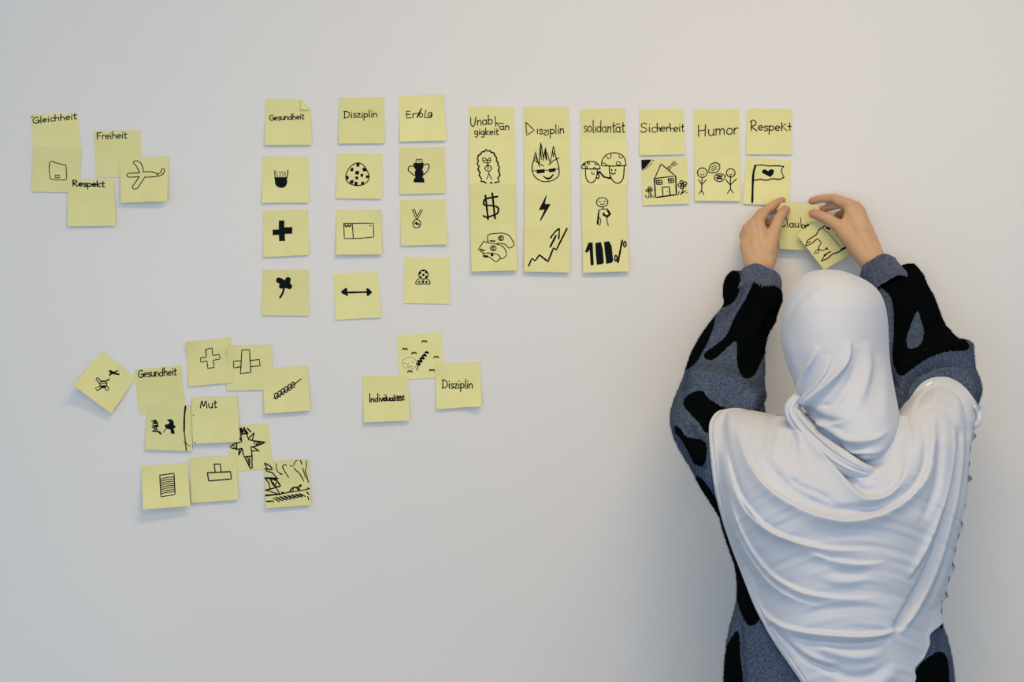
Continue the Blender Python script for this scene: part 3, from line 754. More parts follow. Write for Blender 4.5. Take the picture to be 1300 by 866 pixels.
note([(460, 477.5), (517.9, 477.1), (520, 534.1), (462.1, 536.4)], cN, word('Indivi', 116, 624, 238, 614, 28, 1.5, 1.7) + word('dualit\u00e4t', 228, 613, 388, 607, 24, 1.6),
     'note reading Individualität in cramped letters', 1.2, 4.0, part='lettering')
note([(552.6, 462.5), (609.7, 459.3), (611.1, 515.9), (553.9, 519.6)], cN, word('Disziplin', 688, 515, 928, 513, 36, 1.4, 1.2),
     'note reading Disziplin with its lower right corner curled, beside the bird note', 1.6, 2.5, (2.5, 0, 10, 0), 'lettering')

# --- the two notes in the hands
note([(985.5, 257.0), (1040.0, 260.5), (1045, 319), (989.6, 315.8)], cO,
     [('c', 1.5, [(425, 326), (438, 326), (446, 312)]), ('s', 1.2, [(455, 258), (466, 330)])] + word('au', 478, 332, 552, 332, 34, 1.3) + [('s', .9, [(566, 256), (570, 330)]), ell(586, 326, 14, 13, 1.3), ('c', 1.2, [(598, 326), (632, 316), (620, 310), (604, 322), (612, 342), (630, 340)])],
     'note reading Glaube, its first letter hidden, held flat by both hands', 20, -3, part='lettering')
note([(1049.5, 271.5), (1087.5, 318.5), (1046.2, 342.8), (1011.0, 297.5)], c6,
     [('s', 1.5, [(22, 608), (45, 550), (130, 495), (150, 450), (215, 405)]), ('s', 1.3, [(22, 608), (75, 590), (140, 535)]), ('s', 1.0, [(45, 570), (60, 580), (70, 555), (55, 575)]),
      ('s', 1.2, [(140, 535), (180, 575), (155, 615), (150, 640)]), ('s', 1.1, [(150, 640), (115, 665), (105, 690), (150, 675), (155, 645)]), ('s', 1.2, [(150, 640), (185, 658), (235, 635)]),
      ('s', 2.2, [(230, 630), (238, 640)]), ('s', 1.6, [(205, 702), (270, 665)]), ('s', 1.6, [(180, 760), (240, 735), (290, 690), (350, 670), (425, 622)]), ('s', 1.2, [(180, 760), (205, 715), (235, 690)]),
      ('s', 2.6, [(380, 645), (425, 622)]), ('s', 2.6, [(232, 425), (262, 440)]), ('s', .8, [(190, 432), (260, 490), (340, 585), (365, 615)])],
     'tilted note with an arrow-like outline drawing, pinched by the right hand', 31, 3, (0, 0, 0, -7))


# ------------------------------------------------------------------ the person
PX, PY = W(1065, 433, -0.44)[0], -0.44
person = bpy.data.objects.new('person', None)
C.objects.link(person)
person.location = (PX, PY, 0)
tag(person, 'person seen from behind in pale grey headscarf and blue-black fleece sweater, both arms raised', 'person')
ORG = np.array((PX, PY, 0.0))


def part(name, V, F, m, parent=person, attr=None, label=None):
    o = link(name, np.asarray(V) - ORG, F, m, parent, attr=attr)
    if label:
        o['label'] = label
    return o


# --- rows: (py, L, R, yc, b)
def rows_interp(rows, n):
    r = np.array(rows, float)
    t = np.linspace(r[0, 0], r[-1, 0], n)
    out = [t]
    for c in range(1, r.shape[1]):
        # monotone-ish cubic (finite difference tangents)
        x, y = r[:, 0], r[:, c]
        m_ = np.gradient(y, x)
        i = np.clip(np.searchsorted(x, t) - 1, 0, len(x) - 2)
        h = x[i + 1] - x[i]
        s = (t - x[i]) / h
        out.append((2 * s ** 3 - 3 * s ** 2 + 1) * y[i] + (s ** 3 - 2 * s ** 2 + s) * h * m_[i] + (-2 * s ** 3 + 3 * s ** 2) * y[i + 1] + (s ** 3 - s ** 2) * h * m_[i + 1])
    return np.array(out).T


def loft(rows, n, nt_, disp=None, sq=2.0, wob=0.0):
    R = rows_interp(rows, n)
    th = np.linspace(0, 2 * np.pi, nt_, endpoint=False)
    c, s = np.cos(th), np.sin(th)
    ce = np.sign(c) * np.abs(c) ** (2 / sq)
    se = np.sign(s) * np.abs(s) ** (2 / sq)
    P = np.zeros((n, nt_, 3))
    for j in range(n):
        py, L, Rr, yc, b_ = R[j]
        k = S0 * (CAM_D + yc - b_ * se) / CAM_D
        P[j, :, 0] = ((L + Rr) / 2 + (Rr - L) / 2 * ce - 650) * k
        P[j, :, 2] = CAM_Z - (py - 433) * k
        P[j, :, 1] = yc - b_ * se
    P = displace(P, disp, True)
    idx = np.arange(n * nt_).reshape(n, nt_)
    a = idx[:-1, :]; b2 = np.roll(idx, -1, 1)[:-1, :]
    c2 = np.roll(idx, -1, 1)[1:, :]; d = idx[1:, :]
    F = np.stack([a, b2, c2, d], -1).reshape(-1, 4).tolist()
    F.append(list(idx[0][::-1])); F.append(list(idx[-1]))
    return P.reshape(-1, 3), F


def normals(P, wrap):
    du = np.roll(P, -1, 1) - np.roll(P, 1, 1)
    if not wrap:
        du[:, 0] = P[:, 1] - P[:, 0]; du[:, -1] = P[:, -1] - P[:, -2]
    dv = np.gradient(P, axis=0)
    N_ = np.cross(du, dv)
    ln = np.linalg.norm(N_, axis=-1, keepdims=True)
    N_ = N_ / np.maximum(ln, 1e-9)
    return N_


def displace(P, disp, wrap):
    if disp is None:
        return P
    N_ = normals(P, wrap)
    # make them point outwards on the camera side
    if np.mean(N_[..., 1][P[..., 1] < np.median(P[..., 1])]) > 0:
        N_ = -N_
    px, py = proj(P)
    wgt = np.clip((-N_[..., 1] + 0.15) / 0.5, 0, 1) if wrap else np.ones(px.shape)
    d = disp(px, py) * wgt
    return P + N_ * d[..., None]


def seg_dist(px, py, pts):
    """distance to a polyline, signed side, parameter 0..1"""
    pts = np.array(catmull(pts, 5))
    seg = np.diff(pts, axis=0)
    ln = np.hypot(seg[:, 0], seg[:, 1]) + 1e-9
    cum = np.concatenate([[0], np.cumsum(ln)])
    best = np.full(px.shape, 1e9); side = np.zeros(px.shape); par = np.zeros(px.shape)
    for i in range(len(seg)):
        rx, ry = px - pts[i, 0], py - pts[i, 1]
        t = np.clip((rx * seg[i, 0] + ry * seg[i, 1]) / ln[i] ** 2, 0, 1)
        ex, ey = rx - t * seg[i, 0], ry - t * seg[i, 1]
        d = np.hypot(ex, ey)
        m_ = d < best
        best = np.where(m_, d, best)
        side = np.where(m_, np.sign(seg[i, 0] * ry - seg[i, 1] * rx), side)
        par = np.where(m_, (cum[i] + t * ln[i]) / cum[-1], par)
    return best, side, par


def folds(spec, scale=1.0, ox=0, oy=0, cs=1.0):
    """spec: (kind, amp_mm, w1, w2, pts[, taper]); positive side = right-hand side of travel on screen (y down)"""
    items = []
    for f in spec:
        kind, amp, w1, w2, pts = f[:5]
        taper = f[5] if len(f) > 5 else (0.15, 0.15)
        items.append((kind, amp * scale, w1, w2, [(ox + x / cs, oy + y / cs) for x, y in pts], taper))

    def fn(px, py):
        tot = np.zeros(px.shape)
        for kind, amp, w1, w2, pts, (ta, tb) in items:
            A = np.array(pts)
            R_ = 4 * max(w1, w2)
            msk = (px > A[:, 0].min() - R_) & (px < A[:, 0].max() + R_) & (py > A[:, 1].min() - R_) & (py < A[:, 1].max() + R_)
            if not msk.any():
                continue
            d, s, t = seg_dist(px[msk], py[msk], pts)
            env = np.ones(t.shape)
            if ta:
                env *= np.clip(t / ta, 0, 1) ** 0.8
            if tb:
                env *= np.clip((1 - t) / tb, 0, 1) ** 0.8
            if kind == 'r':
                v = np.where(s > 0, np.exp(-(d / w1) ** 2), np.exp(-(d / w2) ** 2))
            elif kind == 'k':        # soft ridge one side, sharp fall and small trough the other
                v = np.where(s > 0, np.exp(-(d / w1) ** 1.5), np.exp(-(d / w2) ** 2) * 1.25 - 0.25 * np.exp(-(d / (2.2 * w2)) ** 2))
            else:
                v = 0
            tot[msk] += amp / 1000.0 * env * v
        return tot
    return fn


HEAD = [(342.2, 1048, 1053, -.415, .004), (343.2, 1038, 1064, -.415, .022), (345.5, 1029, 1074, -.415, .038), (350, 1020, 1087, -.416, .054), (357, 1011.5, 1101, -.417, .068), (366, 1004.5, 1112.5, -.418, .079),
        (376, 999, 1119.5, -.419, .087), (388, 995, 1124, -.42, .094), (402, 992, 1126.5, -.42, .099), (417, 991, 1128, -.421, .102), (432, 991.5, 1128.6, -.423, .103), (446, 994, 1129, -.427, .102),
        (460, 998, 1130, -.433, .098), (472, 1002, 1131.5, -.44, .093), (485, 1007, 1134, -.449, .088), (498, 1012, 1136.5, -.458, .084), (510, 1016, 1139, -.467, .080), (522, 1023, 1141, -.476, .077),
        (534, 1032, 1142, -.486, .073), (546, 1041, 1141, -.496, .069), (557, 1052, 1137.5, -.506, .064), (567, 1063, 1132, -.516, .057), (576, 1074, 1124.5, -.526, .047), (583, 1085, 1114, -.536, .034), (587, 1094, 1104, -.543, .014)]
LSLV = [(344, 930, 946, -.075, .012), (349, 924, 966, -.085, .026), (358, 919.5, 984, -.095, .036), (370, 918, 992, -.11, .042), (387, 918.5, 992, -.128, .046), (405, 905, 987, -.148, .050), (420, 894, 979, -.166, .053), (435, 884.5, 972.5, -.184, .056),
        (450, 877, 971, -.204, .058), (466, 871.5, 971, -.225, .06), (480, 867, 970.5, -.25, .062), (494, 861.5, 970, -.275, .064), (510, 855, 970, -.303, .067), (528, 851, 972, -.335, .07), (549, 853.5, 978, -.365, .072), (573, 864, 985, -.39, .072), (593, 876, 990, -.405, .07),
        (617, 888.5, 990, -.42, .066), (642, 904.5, 985, -.43, .06), (662, 917, 980, -.44, .05), (690, 932, 970, -.44, .03)]
RSLV = [(335, 1152, 1160, -.075, .010), (339, 1142, 1164.5, -.08, .022), (348, 1130, 1168.5, -.09, .033), (360, 1118, 1176, -.105, .042), (373, 1112, 1184, -.12, .046), (390, 1112, 1191, -.14, .05), (405, 1115, 1196.5, -.16, .052), (428, 1118, 1212.5, -.19, .055),
        (449, 1120, 1226, -.222, .058), (461, 1122, 1235, -.242, .06), (480, 1125, 1243.5, -.275, .064), (497, 1128, 1246, -.305, .066), (512, 1129, 1242, -.33, .066), (535, 1130, 1230, -.36, .062), (565, 1135, 1221, -.39, .06), (600, 1145, 1212, -.42, .06), (640, 1160, 1205, -.43, .04)]
TORSO = [(528, 985, 1165, -.42, .06), (545, 955, 1195, -.425, .09), (575, 935, 1212, -.43, .112), (610, 922, 1216, -.433, .122), (656, 914, 1211, -.436, .126), (686, 922, 1204, -.438, .126), (720, 933, 1196, -.44, .125), (762, 935, 1193, -.442, .124), (796, 927, 1200, -.443, .126), (838, 920.5, 1208.5, -.443, .130), (866, 919, 1212, -.443, .133), (960, 914, 1218, -.443, .136), (1010, 918, 1215, -.443, .132)]


def surf_y(rows, px, py, grow=0):
    r = np.array(rows, float)
    g = [np.interp(py, r[:, 0], r[:, c]) for c in range(1, 5)]
    u = (px - (g[0] + g[1]) / 2) / ((g[1] - g[0]) / 2 + grow)
    ok = (np.abs(u) < 1) & (py > r[0, 0]) & (py < r[-1, 0])
    return np.where(ok, g[2] - g[3] * np.clip(1 - np.abs(u) ** 2.2, 0, 1) ** (1 / 2.2), 9.0)


# --- fleece patches drawn on the knit
def conv(pts, ox, oy, s):
    return [(ox + x / s, oy + y / s) for x, y in pts]


S_ = (840, 310, 2.472); R_ = (1080, 300, 2.889); Q_ = (880, 500, 2.366)
PATCH = [conv(p, *S_) for p in (
    [(242, 88), (247, 130), (237, 165), (215, 190), (170, 197), (170, 110), (200, 85)],
    [(298, 108), (345, 125), (400, 165), (392, 215), (350, 262), (336, 310), (312, 370), (290, 412), (262, 422), (243, 400), (236, 360), (235, 308), (213, 318), (165, 362), (135, 358), (140, 338), (200, 290), (228, 230), (265, 168)],
    [(168, 218), (158, 275), (128, 340), (100, 380), (55, 400), (55, 330), (100, 260), (130, 225)],
    [(125, 460), (155, 490), (215, 522), (260, 540), (150, 592), (118, 562), (68, 505), (85, 472)],
    [(42, 570), (62, 582), (80, 605), (138, 622), (136, 690), (105, 692), (85, 655), (60, 612), (42, 592)],
    [(108, 735), (135, 745), (190, 830), (215, 880), (150, 860)])]
PATCH += [conv(p, *R_) for p in (
    [(118, 165), (175, 100), (235, 85), (275, 115), (320, 205), (360, 300), (440, 408), (360, 422), (290, 445), (220, 490), (185, 515), (160, 480), (152, 430), (158, 330), (150, 230), (112, 188)],)]
PATCH += [conv(p, *Q_) for p in (
    [(60, 340), (105, 430), (150, 545), (205, 640), (190, 690), (165, 695), (145, 660), (125, 600), (105, 500), (70, 400)],
    [(70, 930), (85, 800), (110, 740), (135, 712), (142, 780), (150, 860), (155, 930)],
    [(200, 640), (260, 720), (330, 860), (345, 890), (310, 840), (250, 745), (205, 690)],
    [(640, 930), (670, 830), (715, 785), (745, 775), (765, 800), (770, 866), (765, 930)],
    [(735, 600), (752, 618), (756, 660), (748, 705), (738, 690)])]
HOLE = [conv([(245, 275), (258, 310), (268, 345), (262, 385), (240, 408), (212, 410), (205, 375), (225, 315)], *R_)]


def round_poly(pl):
    P_ = [pl[-1]] + list(pl) + [pl[0], pl[1]]
    out = []
    for i in range(1, len(P_) - 2):
        p0, p1, p2, p3 = (np.array(P_[i + j], float) for j in (-1, 0, 1, 2))
        for t in (0, .33, .66):
            out.append(tuple(0.5 * ((2 * p1) + (-p0 + p2) * t + (2 * p0 - 5 * p1 + 4 * p2 - p3) * t * t + (-p0 + 3 * p1 - 3 * p2 + p3) * t ** 3)))
    return out


PATCH = [round_poly(p) for p in PATCH]
HOLE = [round_poly(p) for p in HOLE]


def sdf_poly(px, py, pl):
    d = np.full(px.shape, 1e9)
    n = len(pl)
    for i in range(n):
        x0, y0 = pl[i]; x1, y1 = pl[(i + 1) % n]
        ex, ey = x1 - x0, y1 - y0
        t = np.clip(((px - x0) * ex + (py - y0) * ey) / (ex * ex + ey * ey + 1e-9), 0, 1)
        d = np.minimum(d, np.hypot(px - x0 - t * ex, py - y0 - t * ey))
    return np.where(in_poly(px, py, pl), d, -d)


def patch_value(V):
    px, py = proj(V)
    d = np.full(px.shape, -99.0)
    for pl in PATCH:
        d = np.maximum(d, sdf_poly(px, py, pl))
    for pl in HOLE:
        d = np.minimum(d, -sdf_poly(px, py, pl))
    return np.clip(0.5 + d / 4.0, 0, 1)


lfold = folds([
    ('r', 19, 9, 18, [(70, 440), (110, 446), (165, 448), (215, 470), (260, 500), (300, 530)], (0.15, .1)),
    ('r', -12, 7, 6, [(60, 425), (110, 425), (165, 425), (225, 448), (280, 485), (318, 515)], (0.15, .1)),
    ('r', 7, 7, 9, [(75, 500), (120, 480), (170, 500), (200, 530)]),
    ('r', 6, 7, 7, [(60, 560), (75, 600), (110, 640), (140, 700)]),
    ('r', -6, 6, 6, [(85, 560), (95, 590), (130, 620)]),
    ('r', -7, 7, 6, [(375, 215), (340, 235), (320, 300)], (0, .3)),
    ('r', 5, 8, 8, [(290, 115), (250, 200), (180, 270), (130, 330)]),
    ('r', -5, 7, 7, [(245, 105), (232, 180), (190, 215)]),
    ('r', 5, 8, 8, [(360, 150), (300, 240), (260, 330)]),
    ('r', -4, 8, 8, [(310, 330), (270, 380), (200, 400)])], 1.6, *S_)
rfold = folds([
    ('r', 13, 8, 12, [(165, 540), (220, 500), (290, 450), (370, 425), (430, 435), (470, 470)], (0.1, .2)),
    ('r', -10, 6, 6, [(190, 590), (230, 530), (300, 490), (370, 478), (420, 490), (455, 530)], (0.1, .2)),
    ('r', 9, 7, 7, [(200, 600), (250, 540), (320, 510), (380, 505), (430, 530), (465, 590)], (0.1, .25)),
    ('r', -6, 9, 9, [(330, 300), (290, 330), (230, 340), (170, 380)], (0.02, .3)),
    ('r', 5, 10, 10, [(240, 120), (230, 220), (190, 330)]),
    ('r', -4, 7, 7, [(140, 220), (160, 330), (165, 450)])], 1.6, *R_)
tfold = folds([
    ('r', -8, 5, 5, [(936, 735), (936, 790), (940, 870), (945, 920)]),
    ('r', 6, 6, 6, [(928, 760), (927, 810), (928, 870)]),
    ('r', -6, 5, 5, [(1200, 770), (1196, 820), (1200, 900)])])


def fuzz(seed):
    g = np.random.default_rng(seed)
    return g


SW_V, SW_F = [], []
for rws, n, m_, dsp in ((TORSO, 210, 300, tfold), (LSLV, 210, 220, lfold), (RSLV, 190, 220, rfold)):
    V, F = loft(rws, n, m_, dsp, 2.2)
    b0 = sum(len(v) for v in SW_V)
    V = V + rng.normal(0, 0.00045, V.shape)
    SW_V.append(V)
    SW_F += [[i + b0 for i in f] for f in F]
SWV = np.concatenate(SW_V)
sweater = part('sweater', SWV, SW_F, M['fleece'], attr={'patch': patch_value(SWV)}, label='blue fleece sweater with black shapes')

# fleece pile: short fibres standing off the knit
quads = np.array([f for f in SW_F if len(f) == 4])
A_, B_, D_ = SWV[quads[:, 0]], SWV[quads[:, 1]], SWV[quads[:, 3]]
cr = np.cross(B_ - A_, D_ - A_)
ar = np.linalg.norm(cr, axis=1)
ctr = (A_ + SWV[quads[:, 2]]) / 2
qx, qy = proj(ctr)
wq = ar * ((qy < 900) & (qy > 330))
pick = rng.choice(len(quads), 90000, p=wq / wq.sum())
r1, r2 = rng.random((2, len(pick), 1))
root = A_[pick] + (B_[pick] - A_[pick]) * r1 + (D_[pick] - A_[pick]) * r2
nn = cr[pick] / ar[pick][:, None]
cen = np.zeros_like(root)
# outward: compare with loft axis through sign of normals per loft
s0 = 0
for V in SW_V:
    pass
bound = np.cumsum([len(v) for v in SW_V])
lid = np.searchsorted(bound, quads[pick][:, 0], side='right')
for k, V in enumerate(SW_V):
    n_all = cr[np.searchsorted(bound, quads[:, 0], side='right') == k]
    c_all = ctr[np.searchsorted(bound, quads[:, 0], side='right') == k]
    mid = V.mean(0)
    if np.sum(n_all * (c_all - mid)) < 0:
        nn[lid == k] *= -1
dirn = nn + rng.normal(0, 0.45, nn.shape) + np.array((0, 0, -0.15))
dirn /= np.linalg.norm(dirn, axis=1, keepdims=True)
ln_ = rng.uniform(0.0018, 0.0042, (len(pick), 1))
sid = np.cross(dirn, rng.normal(0, 1, nn.shape)); sid /= np.linalg.norm(sid, axis=1, keepdims=True)
T = np.stack([root - nn * .0006 - sid * .00032, root - nn * .0006 + sid * .00032, root + dirn * ln_], 1).reshape(-1, 3)
pv = np.repeat(patch_value(root), 3)
pile = part('fleece_pile', T, np.arange(len(T)).reshape(-1, 3), M['fleece'], parent=sweater, attr={'patch': pv})
pile['kind'] = 'stuff'


# --- ribbed cuffs
def cuff(p1, p0, rad, depth, roll):
    p1, p0 = np.array(W(*p1)), np.array(W(*p0))
    ax = p1 - p0; Lc = np.linalg.norm(ax); ax /= Lc
    e1 = np.array((math.cos(roll), 0, math.sin(roll))); e1 -= ax * e1.dot(ax); e1 /= np.linalg.norm(e1)
    e2 = np.cross(ax, e1)
    prof = [(0, 1.02), (.25, 1.03), (.5, 1.0), (.75, .98), (.93, .99), (1.0, .97), (1.02, .93), (.97, .89), (.7, .87), (.3, .87)]
    n = 264
    V, F = [], []
    for t, r in prof:
        for i in range(n):
            a = 2 * math.pi * i / n
            rr = r * (1 + .034 * math.cos(44 * a)) * (1 + .015 * math.sin(3 * a))
            V.append(p0 + ax * (t * Lc + .0015 * math.sin(5 * a)) + e1 * rad * rr * math.cos(a) + e2 * depth * rr * math.sin(a))
    for j in range(len(prof) - 1):
        for i in range(n):
            F.append((j * n + i, j * n + (i + 1) % n, (j + 1) * n + (i + 1) % n, (j + 1) * n + i))
    V = np.array(V)
    return part('cuff', V + rng.normal(0, .0003, V.shape), F, M['cuff'], parent=sweater)


cuff((967.5, 352, -.088), (957, 382, -.122), .0345, .028, math.radians(-25))
cuff((1113.5, 340, -.088), (1133, 368, -.125), .0320, .027, math.radians(38))


# --- the body: one continuous surface grown from overlapping tapered limbs
BV, BF = [], []


def rcone(p0, r0, p1, r1, n=14, m=5):
    p0, p1 = np.array(p0, float), np.array(p1, float)
    ax = p1 - p0; L = np.linalg.norm(ax); ax = ax / L if L > 1e-6 else np.array((0, 0, 1.))
    e1 = np.cross(ax, (0.3, 0.9, 0.2)); e1 /= np.linalg.norm(e1); e2 = np.cross(ax, e1)
    rings = [(p0 - ax * r0 * math.cos(a), r0 * math.sin(a)) for a in np.linspace(0, math.pi / 2, m + 1)[1:]]
    rings += [(p1 + ax * r1 * math.cos(a), r1 * math.sin(a)) for a in np.linspace(math.pi / 2, 0, m + 1)[:-1]]
    b0 = len(BV)
    BV.append(p0 - ax * r0)
    for c, r in rings:
        for i in range(n):
            a = 2 * math.pi * i / n
            BV.append(c + e1 * r * math.cos(a) + e2 * r * math.sin(a))
    BV.append(p1 + ax * r1)
    for i in range(n):
        BF.append((b0, b0 + 1 + (i + 1) % n, b0 + 1 + i))
        for j in range(len(rings) - 1):
            a, b_ = b0 + 1 + j * n, b0 + 1 + (j + 1) * n
            BF.append((a + i, a + (i + 1) % n, b_ + (i + 1) % n, b_ + i))
        a = b0 + 1 + (len(rings) - 1) * n
        BF.append((a + i, a + (i + 1) % n, len(BV) - 1))


def ellipsoid(c, r, n=24, m=14):
    b0 = len(BV)
    c = np.array(c)
    BV.append(c + np.array((0, 0, r[2])))
    for j in range(1, m):
        a = math.pi * j / m
        for i in range(n):
            t = 2 * math.pi * i / n
            BV.append(c + np.array((r[0] * math.sin(a) * math.cos(t), r[1] * math.sin(a) * math.sin(t), r[2] * math.cos(a))))
    BV.append(c - np.array((0, 0, r[2])))
    for i in range(n):
        BF.append((b0, b0 + 1 + i, b0 + 1 + (i + 1) % n))
        for j in range(m - 2):
            a, b_ = b0 + 1 + j * n, b0 + 1 + (j + 1) * n
            BF.append((a + i, b_ + i, b_ + (i + 1) % n, a + (i + 1) % n))
        a = b0 + 1 + (m - 2) * n
        BF.append((a + i, len(BV) - 1, a + (i + 1) % n))


def chain(pts, crop):
    x0, y0, sc = crop
    P = [(np.array(W(x0 + x / sc, y0 + y / sc, -d / 1000.0)), r / 1000.0) for x, y, d, r in pts]
    for (a, ra), (b_, rb) in zip(P, P[1:]):
        rcone(a, ra, b_, rb)
    return P


c5 = (930, 240, 8.66)
tips = []
# left hand: wrist, metacarpals, fingers behind the note, thumb in front
LH = {'index': [(330, 640, 66, 13), (285, 345, 55, 9.6), (372, 232, 36, 8.0), (478, 158, 19, 6.9), (548, 124, 11, 5.8)],
      'middle': [(280, 660, 66, 13), (222, 392, 54, 9.8), (318, 262, 33, 8.0), (430, 235, 17, 6.8), (500, 200, 10, 6.0)],
      'ring': [(240, 680, 65, 13), (165, 440, 50, 9.6), (262, 335, 28, 7.6), (350, 350, 15, 6.6), (418, 385, 10, 5.8)],
      'little': [(210, 700, 63, 13), (132, 500, 46, 9.2), (200, 430, 24, 6.8), (275, 440, 14, 6.0), (330, 465, 10, 5.4)],
      'thumb': [(330, 790, 72, 15), (398, 660, 68, 14), (440, 500, 56, 11.6), (510, 322, 42, 9.3), (556, 262, 34, 9.0), (583, 230, 30, 8.0)]}
RH = {'index': [(560, 470, 72, 14), (452, 196, 60, 10.6), (300, 132, 40, 8.0), (180, 136, 24, 7.0), (86, 160, 16, 6.4)],
      'middle': [(590, 460, 72, 14), (520, 222, 60, 10.8), (365, 190, 36, 7.8), (262, 216, 22, 6.8), (202, 240, 16, 6.0)],
      'ring': [(610, 470, 70, 14), (562, 262, 56, 10.2), (430, 250, 30, 7.4), (380, 285, 18, 6.4), (338, 300, 12, 5.8)],
      'little': [(630, 500, 68, 14), (590, 330, 52, 9.8), (490, 320, 28, 6.8), (430, 330, 16, 6.0), (400, 350, 11, 5.4)],
      'thumb': [(620, 680, 78, 16), (470, 545, 74, 13.5), (362, 418, 62, 11.2), (225, 327, 50, 9.4), (150, 300, 46, 9.0), (98, 286, 43, 8.2)]}
for H_, cr_ in ((LH, c5), (RH, c6)):
    for nm, ch in H_.items():
        P_ = chain(ch, cr_)
        tips.append((P_[-1][0], P_[-2][0], nm))
# palms and wrists
for pts in ([(250, 850, 74, 17), (170, 620, 58, 14)], [(345, 850, 74, 17), (400, 700, 64, 15)], [(300, 860, 74, 18), (250, 600, 62, 16)], [(330, 700, 66, 15), (300, 480, 58, 13)], [(230, 620, 60, 14), (190, 480, 54, 11)], [(380, 640, 64, 14), (330, 500, 57, 12)],
            [(295, 850, 74, 20), (270, 1050, 95, 22)]):
    chain(pts, c5)
for pts in ([(695, 745, 82, 18), (590, 520, 72, 16)], [(660, 770, 82, 17), (520, 600, 74, 16)], [(710, 710, 80, 16), (620, 440, 64, 13)], [(560, 560, 72, 16), (470, 330, 62, 13)], [(500, 520, 70, 14), (420, 400, 62, 12)], [(600, 440, 66, 14), (540, 300, 60, 12)],
            [(690, 750, 82, 19), (850, 960, 105, 22)]):
    chain(pts, c6)


def px(x, y, d):
    return W(x, y, -d)


# forearms and upper arms
for pts in ([(960, 364, .093), .021, (918, 490, .235), .029], [(918, 490, .235), .030, (950, 590, .40), .036],
            [(1130, 361, .098), .021, (1184, 480, .24), .029], [(1184, 480, .24), .030, (1175, 590, .40), .036]):
    rcone(px(*pts[0]), pts[1], px(*pts[2]), pts[3])
# trunk
ellipsoid(px(1066, 665, .43), (.150, .080, .115))
ellipsoid(px(1066, 740, .435), (.145, .085, .17))
ellipsoid(px(1066, 880, .44), (.155, .095, .16))
rcone(px(972, 600, .42), .04, px(1160, 600, .42), .04)
rcone(px(1078, 575, .425), .046, px(1070, 480, .41), .045)
for sx in (-1, 1):
    x_ = PX + sx * .085
    rcone((x_, -.44, .90), .083, (x_ + sx * .01, -.445, .50), .052)
    rcone((x_ + sx * .01, -.445, .50), .052, (x_ + sx * .012, -.45, .09), .034)
    rcone((x_ + sx * .012, -.45, .06), .033, (x_ + sx * .03, -.31, .035), .026)
# head and face (turned to the wall, chin slightly raised)
hc = np.array(px(1060, 432, .420))
ellipsoid(hc + (0, -.004, .000), (.066, .082, .078))
ellipsoid(hc + (0, .028, -.045), (.054, .050, .062))
rcone(hc + (0, .082, .012), .006, hc + (0, .094, -.022), .010)            # nose
rcone(hc + (-.011, .082, -.026), .006, hc + (.011, .082, -.026), .006)
rcone(hc + (-.040, .066, .026), .007, hc + (-.012, .078, .026), .007)      # brows
rcone(hc + (.040, .066, .026), .007, hc + (.012, .078, .026), .007)
rcone(hc + (-.018, .072, -.048), .006, hc + (.018, .072, -.048), .006)     # mouth
rcone(hc + (0, .062, -.085), .014, hc + (0, .058, -.080), .014)            # chin
for sx in (-1, 1):
    ellipsoid(hc + (sx * .036, .050, -.020), (.022, .022, .02))           # cheeks
    ellipsoid(hc + (sx * .064, -.004, -.005), (.006, .014, .026))          # ears

tmp = bpy.data.meshes.new('tmp')
tmp.from_pydata([tuple(v) for v in BV], [], BF)
to = bpy.data.objects.new('tmp', tmp)
C.objects.link(to)
md = to.modifiers.new('r', 'REMESH'); md.mode = 'VOXEL'; md.voxel_size = 0.0019; md.use_smooth_shade = True
ms = to.modifiers.new('s', 'SMOOTH'); ms.factor = 0.5; ms.iterations = 7
dg = bpy.context.evaluated_depsgraph_get()
bme = bpy.data.meshes.new_from_object(to.evaluated_get(dg))
bpy.data.objects.remove(to)
co = np.zeros(len(bme.vertices) * 3); bme.vertices.foreach_get('co', co); co = co.reshape(-1, 3)
no = np.zeros(len(bme.vertices) * 3); bme.vertices.foreach_get('normal', no); no = no.reshape(-1, 3)
flush = np.zeros(len(co))
for tp, pr, nm in tips:
    d = np.linalg.norm(co - tp, axis=1)
    flush = np.maximum(flush, np.exp(-(d / .016) ** 2) * .85)
for H_, cr_ in ((LH, c5), (RH, c6)):                                   # knuckles a little pinker
    for nm, ch in H_.items():
        for x, y, d_, r in ch[1:3]:
            c_ = np.array(W(cr_[0] + x / cr_[2], cr_[1] + y / cr_[2], -d_ / 1000.0))
            flush = np.maximum(flush, np.exp(-(np.linalg.norm(co - c_, axis=1) / .013) ** 2) * .35)
            # faint tendon / knuckle relief
# finger creases at the joints (fine rings pressed in)
for H_, cr_ in ((LH, c5), (RH, c6)):
    for nm, ch in H_.items():
        for q_ in (-2, -3):
            a = np.array(W(cr_[0] + ch[q_][0] / cr_[2], cr_[1] + ch[q_][1] / cr_[2], -ch[q_][2] / 1000.0))
            b_ = np.array(W(cr_[0] + ch[q_ + 1][0] / cr_[2], cr_[1] + ch[q_ + 1][1] / cr_[2], -ch[q_ + 1][2] / 1000.0))
            ax = (b_ - a) / np.linalg.norm(b_ - a)
            rel = co - a
            al = rel @ ax
            rd = np.linalg.norm(rel - al[:, None] * ax, axis=1)
            near = (np.abs(al) < .006) & (rd < .012)
            for o_ in (-.002, .0005, .003):
                co[near] -= no[near] * (np.exp(-((al[near] - o_) / .0007) ** 2) * .0006)[:, None]
fl = []
nf = len(bme.polygons)
lv = np.zeros(len(bme.loops), dtype=np.int64); bme.loops.foreach_get('vertex_index', lv)
fc = lv.reshape(-1, 4) if len(lv) == nf * 4 else None
body = part('body', co, fc if fc is not None else [tuple(p.vertices) for p in bme.polygons], M['skin'], attr={'flush': flush})


